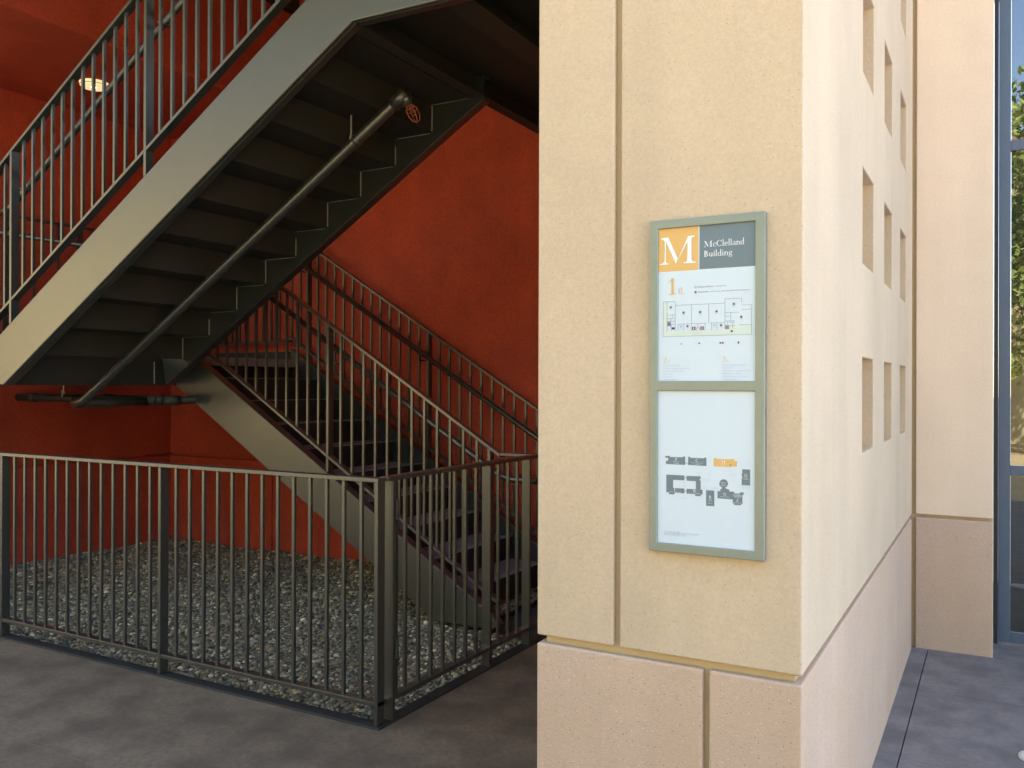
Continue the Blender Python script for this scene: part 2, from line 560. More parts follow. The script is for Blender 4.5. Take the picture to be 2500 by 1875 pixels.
def fence_level(root, axis, fixed, a, b, ztop, zbot, posts, bals, step_name='post', rails=True):
    side = YV if axis == 'x' else XV
    P = (lambda t, z: (t, fixed, z)) if axis == 'x' else (lambda t, z: (fixed, t, z))
    MB().bar(P(a, ztop - 0.0095), P(b, ztop - 0.0095), 0.050, 0.019, side).build('top_rail', M['steel'], root, bevel=0.002)
    MB().bar(P(a, zbot - 0.010), P(b, zbot - 0.010), 0.046, 0.020, side).build('bottom_rail', M['steel'], root, bevel=0.002)
    for t in posts:
        x, y, _ = P(t, 0)
        bar_post(axis, x, y, 0.0075, ztop - 0.019, 0.020, 0.052).build('post', M['steel'], root, bevel=0.002, origin=(x, y, 0.0075))
    first = None
    for t in bals:
        x, y, _ = P(t, 0)
        if first is None:
            first = bar_post(axis, x, y, zbot, ztop - 0.019, 0.016, 0.016).build('baluster', M['steel'], root, bevel=0.0015, origin=(x, y, zbot))
        else:
            clone(first, root, (x, y, zbot))

FY = 3.063
f1 = thing('fence', (-4.8, FY, 0), 'long dark metal fence in front of the gravel bed, running left from its corner', 'fence')
lp = [-6.55, -5.163, -3.774, -2.372]
lb = []
for i in range(3):
    a, b = lp[i], lp[i + 1]
    lb += [a + (b - a) * k / 14 for k in range(1, 14)]
fence_level(f1, 'x', FY, -7.23, -2.362, 1.091, 0.109, lp, lb)
FX = -2.372
f2 = thing('fence', (FX, 3.8, 0), 'short dark metal fence running back from the corner toward the stair foot', 'fence')
rp = [3.116 + 0.02, 3.985, 4.43]
rb = [3.252, 3.357, 3.461, 3.564, 3.67, 3.772, 3.874, 4.105, 4.213, 4.318]
fence_level(f2, 'y', FX + 0.0, 3.092, 4.585, 1.094, 0.112, rp, rb)
h = MB()
h.box(FX + 0.008, FX + 0.024, 3.150, 3.168, 0.112, 1.075)
h.build('end_bar', M['steel_dark'], f2, bevel=0.002)
for z in (0.28, 0.90):
    MB().tube([(FX + 0.032, 3.148, z), (FX + 0.032, 3.148, z + 0.09)], 0.009, 10).build('hinge', M['steel_dark'], f2)

# ------------------------------------------------------------------ staircase
SL = 0.6196
st = thing('staircase', (-4.2, 4.5, 0), 'dark steel switchback staircase with two flights against the red walls', 'staircase')
YU1, YU2, YL1, YL2 = 3.22, 4.44, 4.60, 5.84
UT, UL = 5.218, 4.869            # upper flight: stringer top and bottom, z = SL*x + c
LT, LL = -1.582, -1.936          # lower flight: z = -SL*x + c
ZU = 3.44                        # second floor landing
def channel(name, line, depth_lines, y, tf=0.012, tw=0.009, fl=0.076, mb=None):
    """C channel, web at y facing -Y, toes to +Y; line/depth_lines: matching top and bottom polylines (x, z)"""
    b = mb or MB()
    top, bot = line, depth_lines
    b.prism_xz(list(bot) + list(reversed(top)), y, y + tw)
    for i in range(len(top) - 1):
        b.prism_xz([bot[i], bot[i + 1], (bot[i + 1][0], bot[i + 1][1] + tf), (bot[i][0], bot[i][1] + tf)], y + tw, y + fl)
        b.prism_xz([(top[i][0], top[i][1] - tf), (top[i + 1][0], top[i + 1][1] - tf), top[i + 1], top[i]], y + tw, y + fl)
    return b
# upper flight, near and far
xk_b, xk_t = -2.646, -2.70
zb = SL * xk_b + UL - 0.012
for (y, xl) in ((YU1, -6.85), (YU2, -5.575)):
    zt = 3.53
    xt = (zt - UT) / SL
    zlb = 1.492
    xlb = (zlb - UL) / SL
    zlt = 1.80
    xlt = (zlt - UT) / SL
    xr = -0.9 if y == YU1 else -2.62
    top = [(xlt, zlt), (xt, zt), (xr, zt)]
    bot = [(xlb, zlb), ((zb - UL) / SL, zb), (xr, zb - 0.02)]
    if y == YU2:
        top = [(xlt, zlt), ((3.353 - UT) / SL, 3.353), (-2.675, 3.3535)]
        bot = [(xlb, zlb), (-2.90, SL * -2.90 + UL), (-2.675, 3.205)]
    if xl < -6:
        top = [(xl, zlt)] + top
        bot = [(xl, zlb)] + bot
    wide = y == YU1
    channel('stringer', top, bot, y, tw=0.024 if wide else 0.009, tf=0.020 if wide else 0.012).build('stringer', M['steel'], st, bevel=0.0095 if wide else 0.004, seg=4)
# lower flight, near and far
for y in (YL1, YL2):
    xb_l = -5.53
    xg_b = (LL - 0.0) / SL
    xg_t = (LT - 0.0) / SL
    top = [(xb_l, -SL * xb_l + LT - 0.02), (xg_t - 0.15, -SL * (xg_t - 0.15) + LT), (-2.66, -SL * (xg_t - 0.15) + LT - 0.06)]
    bot = [(xb_l, -SL * xb_l + LL), (xg_b + 0.04, -SL * (xg_b + 0.04) + LL), (-2.70, 0.002)]
    bot[1] = (xg_b, 0.003)
    channel('stringer', top, bot, y).build('stringer', M['steel'], st, bevel=0.005, seg=3)
# upper flight steps: closed pans, seen from below
RUN, RISE = 0.2776, 0.172
xr0 = -5.272
step_first = None
for k in range(9):
    xr = xr0 + RUN * k                    # riser at the downhill edge of this pan, bottom at zu
    zu = 1.684 + RISE * (k + 0)
    b = MB()
    # riser below the tread (k-th), then the tread pan behind it
    b.box(xr - 0.30 + 0.0227, xr - 0.0, YU1 + 0.025, YU2 - 0.0005, zu, zu + 0.006) if False else None
    b.box(xr, xr + 0.005, YU1 + 0.025, YU2 - 0.001, zu, zu + RISE)
    b.box(xr + 0.005, xr + RUN + 0.0045, YU1 + 0.025, YU2 - 0.001, zu + RISE - 0.006, zu + RISE)
    b.box(xr - 0.03, xr - 0.0005, YU1 + 0.025, YU2 - 0.001, zu + RISE - 0.006, zu + RISE - 0.0005)
    s_ = b.build('step', M['steel_dark'], st)
    tr = MB().box(xr - 0.03, xr + RUN - 0.031, YU1 + 0.027, YU2 - 0.003, zu + RISE + 0.001, zu + RISE + 0.038)
    tr.build('tread', M['tread'], s_)
    caulk = MB()
    caulk.box(xr + 0.0055, xr + 0.011, YU2 - 0.005, YU2 - 0.0012, zu + 0.004, zu + RISE - 0.045 * (k % 3 == 1) - 0.012)
    caulk.box(xr + 0.02, xr + RUN - 0.01, YU2 - 0.003, YU2 - 0.0012, zu + RISE - 0.010, zu + RISE - 0.0075)
    caulk.build('weld_bead', M['caulk'], s_)
# last riser under the upper landing, first riser (landing header side)
b = MB()
xr = xr0 + RUN * 9
b.box(xr, xr + 0.005, YU1 + 0.025, YU2 - 0.001, 1.684 + RISE * 9, ZU - 0.045)
b.build('step', M['steel_dark'], st)
caulk = MB().box(-5.5765, -5.570, YU2 - 0.006, YU2 - 0.0012, 1.50, 1.67)
caulk.build('weld_bead', M['caulk'], st)
# intermediate landing
b = MB()
b.box(-6.85, -5.60, YU1 + 0.08, 5.915, 1.652, 1.72)
b.box(-5.60, -5.577, YU1 + 0.025, YU2 - 0.001, 1.492, 1.719)       # header channel under the upper flight
b.box(-5.60, -5.55, YU1 + 0.08, YU2 - 0.001, 1.492, 1.504)
b.box(-5.60, -5.577, YU2 + 0.001, YL2 + 0.07, 1.492, 1.719)
b.box(-6.85, -6.84, YU1 + 0.08, 5.92, 1.495, 1.80)
b.box(-6.84, -5.61, 5.917, 5.926, 1.495, 1.80)
b.build('landing', M['steel_dark'], st)
# upper landing with its beams
b = MB()
b.box(-2.752, -0.9, YU1 + 0.08, 5.958, 3.3555, 3.44)
b.box(-2.752, -2.742, YU1 + 0.080, 5.95, 3.222, 3.355)
b.box(-2.7415, -2.670, YU1 + 0.080, 5.95, 3.222, 3.234)
b.box(-2.22, -2.07, YU1 + 0.080, 5.95, 3.240, 3.252)
b.box(-2.150, -2.141, YU1 + 0.080, 5.95, 3.2525, 3.355)
b.box(-1.62, -1.47, YU1 + 0.080, 5.95, 3.240, 3.252)
b.box(-1.550, -1.541, YU1 + 0.080, 5.95, 3.2525, 3.355)
b.build('landing', M['steel_dark'], st)
# lower flight steps
for n in range(1, 10):
    xn = -4.633 + (7 - n) * RUN - 0.004    # nosing
    z = RISE * n
    b = MB()
    b.box(xn - 0.030, xn - 0.025, YL1 + 0.010, YL2 - 0.001, z - RISE + 0.001, z - 0.045)
    b.box(xn - RUN - 0.028, xn - 0.004, YL1 + 0.010, YL2 - 0.001, z - 0.045, z - 0.040)
    b.box(xn - 0.004, xn, YL1 + 0.010, YL2 - 0.001, z - 0.045, z - 0.0)
    s_ = b.build('step', M['steel_dark'], st)
    tr = MB().box(xn - RUN - 0.022, xn - 0.0045, YL1 + 0.012, YL2 - 0.003, z - 0.039, z)
    t_ = tr.build('tread', M['tread'], s_)
    MB().box(xn - 0.05, xn + 0.001, YL1 + 0.012, YL2 - 0.003, z + 0.0005, z + 0.004).build('nosing', M['nosing'], s_)
MB().box(-5.60 + 0.0, -5.43 + 0.0, YL1 + 0.012, YL2 - 0.003, 1.655, 1.72).build('landing_nosing', M['tread'], st)

# guards on the flights
def z_line(s, c):
    return lambda x: s * x + c
def guard_slope(y, s, ct, cb, xa, xb, posts, bals, post_base, tail=None, head=None, mirror=1):
    """sloping guard in the plane y: rails are one mesh; posts, balusters are its children"""
    top, bot = z_line(s, ct), z_line(s, cb)
    b = MB()
    hv = 0.019 / math.cos(math.atan(s)) if s else 0.019
    for (ln, w, lo, hi) in ((top, 0.052, xa, xb), (bot, 0.050, xa, xb)):
        b.prism_xz([(lo, ln(lo) - hv), (hi, ln(hi) - hv), (hi, ln(hi)), (lo, ln(lo))], y - w / 2, y + w / 2)
    if tail:
        for (x0, x1, z) in tail:
            b.box(x0, x1, y - 0.026, y + 0.026, z - 0.019, z)
    gr = b.build('guard_railing', M['steel'], st, bevel=0.002)
    for x in posts:
        m = MB()
        w = 0.010
        zb0, zb1 = post_base(x - w), post_base(x + w)
        m.hexa([(x - w, y - 0.026, zb0), (x + w, y - 0.026, zb1), (x + w, y + 0.026, zb1), (x - w, y + 0.026, zb0)],
               [(x - w, y - 0.0259, top(x - w) - hv), (x + w, y - 0.0259, top(x + w) - hv), (x + w, y + 0.0259, top(x + w) - hv), (x - w, y + 0.0259, top(x - w) - hv)])
        m.build('post', M['steel'], gr, origin=(x, y, post_base(x)))
    first = None
    for x in bals:
        if first is None:
            m = MB()
            w = 0.008
            m.hexa([(x - w, y - w, bot(x - w)), (x + w, y - w, bot(x + w)), (x + w, y + w, bot(x + w)), (x - w, y + w, bot(x - w))],
                   [(x - w, y - w, top(x - w) - hv), (x + w, y - w, top(x + w) - hv), (x + w, y + w, top(x + w) - hv), (x - w, y + w, top(x - w) - hv)])
            first = m.build('baluster', M['steel'], gr, origin=(x, y, bot(x)))
        else:
            clone(first, gr, (x, y, bot(x)))
    return gr
def spread(posts, n):
    out = []
    for a, b in zip(posts[:-1], posts[1:]):
        out += [a + (b - a) * k / (n + 1) for k in range(1, n + 1)]
    return out
def bracket(gr, x, y, zpost, yp):
    b = MB()
    d = 1 if y > yp else -1
    b.tube([(x, yp, zpost - 0.075), (x, y - d * 0.012, zpost - 0.075), (x, y, zpost - 0.062), (x, y, zpost - 0.018)], 0.0075, 8)
    b.build('bracket', M['steel'], gr, smooth=True)

YG = YU1 + 0.028
up_posts = [-5.388, -4.134, -2.88]
g1 = guard_slope(YG, SL, 6.309, 5.374, -5.62, -2.62, up_posts, spread(up_posts, 12) + [-5.484, -5.58], lambda x: SL * x + UT, None)
pz = lambda x: SL * x + 6.097
hp = MB().tube([(-5.72, 3.34, 2.625), (-5.62, 3.34, 2.627), (-5.56, 3.34, 2.652), (-5.50, 3.34, pz(-5.50)), (-2.7, 3.34, pz(-2.7))], 0.021, 14)
hp.build('handrail', M['steel'], g1, smooth=True)
for x in (-5.33, -4.06, -2.9):
    bracket(g1, x, 3.34, pz(x), YG)
YN = YL1 + 0.028
lo_posts = [-5.306, -4.017, -2.728]
g2 = guard_slope(YN, -SL, -0.561, -1.469, -5.45, -2.651, lo_posts, spread(lo_posts, 12) + [-5.402], lambda x: -SL * x + LT if x < -2.9 else 0.09, [(-2.651, -2.36, 1.0885)])
lz = lambda x: -SL * x - 0.744
MB().tube([(-5.45, 4.71, lz(-5.45)), (-2.74, 4.71, lz(-2.74)), (-2.68, 4.71, lz(-2.70)), (-2.61, 4.71, lz(-2.70) - 0.012), (-2.45, 4.71, lz(-2.70) - 0.012)], 0.021, 14).build('handrail', M['steel'], g2, smooth=True)
for x in (-5.27, -3.98, -2.80):
    bracket(g2, x, 4.71, lz(x), YN)
bk_posts = [-5.331, -4.040, -2.749]
YB = 5.862
g3 = guard_slope(YB, -SL, -0.555, -1.497, -5.55, -2.42, bk_posts, spread(bk_posts, 12) + [-5.43, -5.53, -2.65, -2.55], lambda x: -SL * x + LT if x < -2.9 else 0.09, None)
bz = lambda x: -SL * x - 0.752
MB().tube([(-5.50, 5.775, bz(-5.50)), (-2.74, 5.775, bz(-2.74)), (-2.66, 5.775, bz(-2.70)), (-2.30, 5.775, bz(-2.70) - 0.01)], 0.021, 14).build('handrail', M['steel'], g3, smooth=True)
for x in (-5.37, -4.08, -2.80):
    bracket(g3, x, 5.775, bz(x), YB)
# guard round the landing: along its left edge and its back edge
b = MB()
b.box(-6.826, -6.774, 3.28, 5.90, 2.816, 2.835)
b.box(-6.826, -6.774, 3.28, 5.90, 1.88, 1.90)
b.box(-6.774, -5.55, 5.836, 5.888, 2.816, 2.835)
b.box(-6.774, -5.55, 5.836, 5.888, 1.88, 1.90)
g4 = b.build('guard_railing', M['steel'], st)
MB().tube([(-6.71, 3.30, 2.665), (-6.71, 5.77, 2.665), (-5.6, 5.77, 2.665)], 0.021, 12).build('handrail', M['steel'], g4, smooth=True)
for y in (3.4, 4.03, 4.66, 5.29, 5.80):
    MB().box(-6.81, -6.79, y - 0.026, y + 0.026, 1.722, 2.815).build('post', M['steel'], g4)
for y in (4.26, 4.47, 4.95):
    MB().box(-6.808, -6.792, y - 0.008, y + 0.008, 1.90, 2.815).build('baluster', M['steel'], g4)
first = None
for k in range(11):
    x = -6.68 + 0.1 * k
    if first is None:
        first = MB().box(x - 0.008, x + 0.008, 5.854, 5.870, 1.90, 2.815).build('baluster', M['steel'], g4, origin=(x, 5.862, 1.90))
    else:
        clone(first, g4, (x, 5.862, 1.90))

# ------------------------------------------------------------------ sprinkler pipe under the upper flight
PY = 3.80
sp = thing('sprinkler_pipe', (-5.57, PY, 1.385), 'grey sprinkler pipe slanting up beneath the upper flight from a level pipe', 'pipe')
pc = 4.787
zp = lambda x: SL * x + pc
b = MB()
b.tube([(-5.585, PY, zp(-5.585) + 0.045), (-5.50, PY, zp(-5.50) + 0.006), (-5.30, PY, zp(-5.30)), (-2.80, PY, zp(-2.80))], 0.030, 20)
b.build('pipe', M['steel'], sp, smooth=True, bevel=0.004)
b = MB()
b.tube([(-3.12, PY, zp(-3.12)), (-3.105, PY, zp(-3.105))], 0.0335, 20)
b.build('coupling', M['steel'], sp, smooth=True)
b = MB()
b.tube([(-2.86, PY, zp(-2.86)), (-2.77, PY, zp(-2.77))], 0.037, 20)
b.tube([(-2.775, PY, zp(-2.80) + 0.02), (-2.775, PY + 0.015, zp(-2.80) - 0.05)], 0.026, 16)
b.build('coupling', M['steel'], sp, smooth=True)
QY, QZ = 4.40, 1.382
b = MB()
b.tube([(-7.235, QY, QZ + 0.004), (-6.46, QY, QZ + 0.004)], 0.030, 18)
b.tube([(-7.06, QY, QZ + 0.004), (-6.99, QY, QZ + 0.004)], 0.039, 18)
b.tube([(-6.46, QY, QZ), (-5.42, QY, QZ)], 0.035, 18)
b.tube([(-6.12, QY, QZ), (-6.00, QY, QZ)], 0.042, 18)
b.tube([(-5.475, QY, QZ), (-5.44, QY, QZ)], 0.041, 18)
b.tube([(-5.40, QY, QZ), (-5.352, QY, QZ), (-5.34, QY + 0.02, QZ), (-5.34, QY + 0.06, QZ)], 0.039, 18)
b.tube([(-5.34, QY + 0.06, QZ), (-5.34, 5.95, QZ)], 0.030, 18)
b.tube([(-5.585, PY + 0.01, 1.370), (-5.585, QY, 1.372)], 0.031, 16)
b.tube([(-6.06, QY, QZ - 0.01), (-6.06, QY, QZ - 0.075)], [0.024, 0.007], 12)
b.build('pipe', M['steel_dark'], sp, smooth=True)
b = MB().tube([(-5.585, PY - 0.012, 1.372), (-5.585, PY + 0.045, 1.372)], 0.041, 18)
b.build('elbow', M['steel'], sp, smooth=True)
for (x, z0, z1) in ((-6.62, 1.42, 1.652), (-6.21, 1.42, 1.652), (-3.15, zp(-3.15) + 0.03, zp(-3.15) + 0.17)):
    b = MB()
    PY_ = PY if x > -4 else QY
    b.tube([(x, PY_, z0), (x, PY_, z1)], 0.005, 8)
    b.tube([(x, PY_, z0), (x, PY_, z0 + 0.018)], 0.012, 8)
    b.tube([(x + 0.022, PY_ - 0.025, z0 - 0.03), (x + 0.012, PY_ - 0.02, z0 + 0.03)], 0.005, 8)
    b.build('hanger', M['zinc'], sp)
# red wire cage round the sprinkler head
hx, hy, hz = -2.758, PY + 0.012, zp(-2.80) - 0.055
dr = Vector((0.42, 0.1, -0.9)).normalized()
ux = dr.cross(Vector((0, 1, 0))).normalized()
uy = dr.cross(ux).normalized()
cg = MB()
base = Vector((hx, hy, hz))
for k in range(4):
    an = math.pi / 4 + k * math.pi / 2
    rd = ux * math.cos(an) + uy * math.sin(an)
    cg.tube([base + rd * 0.018, base + rd * 0.030 + dr * 0.016, base + rd * 0.031 + dr * 0.062, base + rd * 0.018 + dr * 0.092, base + dr * 0.097], 0.0018, 6)
for (d_, r_) in ((0.004, 0.021), (0.024, 0.0305)):
    cg.tube([base + dr * d_ + (ux * math.cos(a * math.pi / 8) + uy * math.sin(a * math.pi / 8)) * r_ for a in range(17)], 0.0018, 6)
cgo = cg.build('sprinkler_guard', M['wire'], sp)
b = MB()
b.tube([base - dr * 0.01, base + dr * 0.030], 0.007, 10)
b.tube([base + dr * 0.055, base + dr * 0.057], 0.012, 12)
b.tube([base + dr * 0.035 + ux * 0.010, base + dr * 0.055 + ux * 0.012], 0.003, 6)
b.tube([base + dr * 0.035 - ux * 0.010, base + dr * 0.055 - ux * 0.012], 0.003, 6)
b.build('sprinkler_head', M['brass'], cgo)

# ------------------------------------------------------------------ red stairwell walls
XW, YBK = -7.24, 5.96
def groove_wall(name, axis, a, b, fixed, z0, z1, zg, label, vj=None):
    m = MB()
    th = 0.3
    us = [a, b]
    if vj:
        us = [a, vj - 0.006, vj + 0.006, b]
    fn = (lambda u, v, d: (u, fixed + d, v)) if axis == 'x' else (lambda u, v, d: (fixed - d, u, v))
    holes = set()
    vs = [z0, zg - 0.013, zg + 0.013, z1]
    for i in range(len(us) - 1):
        holes.add((i, 1))
    if vj:
        holes.add((1, 0))
    m.grid_panel(us, vs, holes, fn, th, 0.045, True, (1, 1, 1, 1))
    if axis == 'x':
        m.box(a - 0.3, b, fixed + 0.046, fixed + 0.29, z0, z1)
    else:
        m.box(fixed - 0.29, fixed - 0.046, a, b + 0.02, z0, z1)
    o = m.build(name, M['red'], fix=True)
    return tag(o, label, 'wall', kind='thing')
groove_wall('wall', 'x', XW, -1.1835, YBK, -0.13, 6.6, 0.80, 'broad red stucco wall behind the staircase', vj=-5.86)
groove_wall('wall', 'y', 2.7, YBK, XW, -0.13, 6.6, 0.80, 'red stucco side wall behind the pipe, left of the stairs')
b = MB()
b.box(XW, -5.605, 2.72, YBK, 3.952, 4.88)
tag(b.build('soffit', M['red'], bevel=0.03, seg=3), 'red stucco soffit over the landing, carrying the lit ceiling lamp', 'ceiling', kind='thing')
b = MB()
b.box(-5.62, -5.545, 2.9, YBK, 4.885, 5.16)
b.box(-7.2, -5.625, 2.9, YBK, 5.05, 5.16)
b.box(-5.545, -1.19, 5.80, 5.955, 5.25, 5.5)
tag(b.build('beam', M['steel_dark']), 'dark steel beam high up above the red soffit edge', 'beam', kind='thing')
b = MB()
b.box(XW - 0.3, -1.19, 2.7, YBK + 0.3, 6.6, 6.8)
tag(b.build('stairwell_ceiling', M['red']), 'dark red ceiling at the top of the stairwell', 'ceiling', kind='thing')
# ceiling lamp
la = thing('ceiling_lamp', (-6.42, 4.53, 3.95), 'lit round ceiling lamp glowing warm on the red soffit', 'lamp')
LC = (-6.43, 4.53, 3.9515)
b = MB().lathe(LC, [(0.112, 0.0), (0.112, -0.003), (0.110, -0.018), (0.107, -0.020)], 32)
b.build('diffuser', M['lamp'], la)
b = MB().lathe(LC, [(0.108, -0.0205), (0.110, -0.0225), (0.108, -0.0245)], 32)
b.build('ring', M['steel_dark'], la)
b = MB().lathe(LC, [(0.107, -0.025), (0.098, -0.036), (0.07, -0.043), (0.03, -0.045)], 32)
b.build('diffuser', M['lamp'], la)
b = MB().lathe((LC[0] + 0.02, LC[1] - 0.02, LC[2]), [(0.024, -0.0455), (0.020, -0.048), (0.006, -0.049)], 20)
b.build('bulb', M['bulb'], la)

# ------------------------------------------------------------------ stone pier with the sign
pr = thing('pier', (-0.8, 3.9, 0), 'tan cast-stone pier with square niches, carrying the building sign', 'pier')
XL, XC, YP, YE = -1.183, -0.429, 2.277, 5.482
ZT = 3.75
b = MB()
b.box(XL + 0.022, XC - 0.25, YP + 0.022, 6.3, -0.1, ZT)
b.box(XC - 0.25, XC - 0.022, YP + 0.022, YP + 0.9, -0.1, ZT)
b.box(XC - 0.25, XC - 0.022, 5.16, 5.70, -0.1, ZT)
b.box(XC - 0.25, XC - 0.022, YP + 0.9, 5.16, -0.1, 1.20)
b.build('core', M['joint'], pr)
def slab(name, m, x0, x1, y0, y1, z0, z1, bev=0.006, parent=None):
    return MB().box(x0, x1, y0, y1, z0, z1).build(name, m, parent or pr, bevel=bev, seg=3)
slab('facing_panel', M['stone'], XL, -0.942, YP, YP + 0.0215, 0.767, ZT)
slab('facing_panel', M['stone'], XL, XL + 0.0215, YP + 0.022, 6.25, 0.767, ZT)
slab('base_block', M['stone_low'], XL, -0.6855, YP - 0.001, YP + 0.0215, -0.02, 0.744)
slab('base_block', M['stone_low'], XL, XL + 0.0215, YP + 0.022, 6.25, -0.02, 0.744)
# front right panel and niche wall share the corner edge: one mesh
ys = [YP, 3.383, 3.722, 4.076, 4.412, 4.780, 5.118, YE]
zs = [0.767, 1.258, 1.606, 1.950, 2.301, 2.650, 3.004, 3.355, 3.70, ZT]
holes = {(i, j) for i in (1, 3, 5) for j in (1, 3, 5, 7)}
m = MB()
m.grid_panel(ys, zs, holes, lambda u, v, d: (XC - d, u, v), 0.0215, 0.22, True, (0, 1, 1, 0))
for j in range(len(zs) - 1):
    m.face([(-0.922, YP, zs[j]), (XC, YP, zs[j]), (XC, YP, zs[j + 1]), (-0.922, YP, zs[j + 1])], True)
    m.face([(-0.922, YP, zs[j]), (-0.922, YP, zs[j + 1]), (-0.922, YP + 0.0215, zs[j + 1]), (-0.922, YP + 0.0215, zs[j])], True)
m.face([(-0.922, YP, zs[0]), (-0.922, YP + 0.0215, zs[0]), (XC, YP + 0.0215, zs[0]), (XC, YP, zs[0])], True)
m.build('niche_panel', M['stone'], pr, bevel=0.005, seg=3, fix=True)
m = MB()
for (z0, z1) in ((-0.02, 0.744),):
    m.face([(-0.668, YP - 0.001, z0), (XC, YP - 0.001, z0), (XC, YP - 0.001, z1), (-0.668, YP - 0.001, z1)], True)
    m.face([(XC, YP - 0.001, z0), (XC, YE, z0), (XC, YE, z1), (XC, YP - 0.001, z1)], True)
    m.face([(-0.668, YP - 0.001, z1), (XC, YP - 0.001, z1), (XC - 0.0215, YP + 0.0205, z1), (-0.668, YP + 0.0205, z1)], True)
    m.face([(XC, YP - 0.001, z1), (XC, YE, z1), (XC - 0.0215, YE, z1), (XC - 0.0215, YP + 0.0205, z1)], True)
    m.face([(-0.668, YP - 0.001, z0), (-0.668, YP - 0.001, z1), (-0.668, YP + 0.0205, z1), (-0.668, YP + 0.0205, z0)], True)
    m.face([(XC, YE, z0), (XC - 0.0215, YE, z0), (XC - 0.0215, YE, z1), (XC, YE, z1)], True)
m.build('base_block', M['stone_low'], pr, bevel=0.006, seg=3, fix=True)

# ------------------------------------------------------------------ building: end wall, facade, glazing
ew = thing('end_wall', (-0.2, 5.6, 0), 'narrow pinkish stone wall end between the niche pier and the window', 'wall')
MB().box(-0.45, -0.045, 5.535, 5.80, -0.1, 4.2).build('core', M['joint'], ew)
MB().box(-0.411, -0.020, 5.511, 5.534, 0.768, 4.2).build('facing_panel', M['stone_end_lit'], ew, bevel=0.005)
MB().box(-0.411, -0.020, 5.510, 5.534, -0.02, 0.750).build('base_block', M['stone_low'], ew, bevel=0.005)
MB().box(-0.044, -0.0205, 5.5345, 5.80, -0.02, 4.2).build('reveal', M['stone'], ew)
bd = thing('building', (0, 6.5, 0), 'tan stone building rising above the stairwell opening and the window', 'building')
b = MB()
b.box(-14, XL - 0.001, 2.30, 2.70, 4.10, 10)
b.box(XL, XC - 0.001, 2.30, 2.70, ZT + 0.002, 10)
b.box(-14, XW - 0.301, 2.30, 2.70, -0.1, 4.099)
b.box(XC - 0.4, XC - 0.002, 2.701, 5.9, ZT + 0.002, 10)
b.box(XC, 5, 5.53, 5.95, 4.202, 10)
b.box(2.6, 5, 5.53, 5.95, -0.1, 4.2)
b.build('wall', M['stone'], bd)
b = MB()
b.box(-14, 5, 6.31, 14, 6.9, 10)
b.box(-14, 5, 2.71, 6.3, 10.01, 10.3)
b.build('roof', M['far_stone'], bd)
wi = thing('window', (1.3, 5.8, 0), 'tall dark-framed glass window at the right edge beside the wall', 'window')
YW = 5.81
fr = MB()
fr.box(-0.0195, 0.004, YW - 0.030, YW + 0.06, 0.012, 4.19)
fr.cur = 1
fr.box(0.0045, 0.066, YW, YW + 0.05, 0.018, 4.19)
for (z0, z1) in ((0.018, 0.081), (0.986, 1.045), (2.870, 2.932)):
    fr.box(0.0665, 2.53, YW + 0.001, YW + 0.05, z0, z1)
fr.box(0.0665, 2.53, YW + 0.001, YW + 0.05, 4.10, 4.19)
fr.box(1.25, 1.31, YW - 0.002, YW + 0.048, 0.082, 4.09)
fr.box(2.531, 2.595, YW, YW + 0.05, 0.018, 4.19)
fr.build('window_frame', [M['gasket'], M['frame']], wi, bevel=0.002)
for (x0, x1) in ((0.067, 1.249), (1.311, 2.529)):
    for (z0, z1) in ((0.082, 0.985), (1.046, 2.869), (2.933, 4.099)):
        MB().box(x0, x1, YW + 0.016, YW + 0.024, z0, z1).build('pane', M['glass'], wi)
MB().box(-0.019, 2.6, 5.75, 5.96, -0.02, 0.011).build('sill', M['floor2'], wi)
# little white cap in the paving
b = MB().lathe((0.150, 4.10, 0.001), [(0.074, 0.0), (0.074, 0.006), (0.060, 0.014), (0.03, 0.018), (0.005, 0.019)], 28)
tag(b.build('floor_cap', M['cap'], smooth=True), 'small white round cap lying on the paving at lower right', 'cap', kind='thing')

# ------------------------------------------------------------------ sign
TLX, TLZ, SY = -0.8288, 1.9477, 2.255
sg = thing('sign', (TLX + 0.155, SY, TLZ - 0.45), 'tall metal-framed building directory sign with maps, mounted on the tan pier', 'sign')
def S(a, b, d=0.0):
    return (TLX + a / 1000, SY + d, TLZ - b / 1000)
m = MB()
m.grid_panel([0, 23.3, 284.8, 310.3], [0, 23.0, 434.3, 461.0, 871.8, 896.1], {(1, 1), (1, 3)}, lambda u, v, d: S(u, v, d), 0.0215, 0.012, False)
m.build('sign_frame', M['alu'], sg, bevel=0.0022, seg=3, fix=True)
PD = 0.0065
def quad_on(mb, a0, b0, a1, b1, lift):
    mb.face([S(a0, b0, PD - lift), S(a1, b0, PD - lift), S(a1, b1, PD - lift), S(a0, b1, PD - lift)])
def poly_on(mb, pts, lift):
    mb.face([S(a, b, PD - lift) for a, b in pts])
def disc_on(mb, a, b, r, lift, n=20):
    poly_on(mb, [(a + r * math.cos(2 * math.pi * k / n), b + r * math.sin(2 * math.pi * k / n)) for k in range(n)], lift)
def ring_on(mb, a, b, r, w, lift, n=20):
    for k in range(n):
        t0, t1 = 2 * math.pi * k / n, 2 * math.pi * (k + 1) / n
        poly_on(mb, [(a + r * math.cos(t0), b + r * math.sin(t0)), (a + r * math.cos(t1), b + r * math.sin(t1)),
                     (a + (r - w) * math.cos(t1), b + (r - w) * math.sin(t1)), (a + (r - w) * math.cos(t0), b + (r - w) * math.sin(t0))], lift)
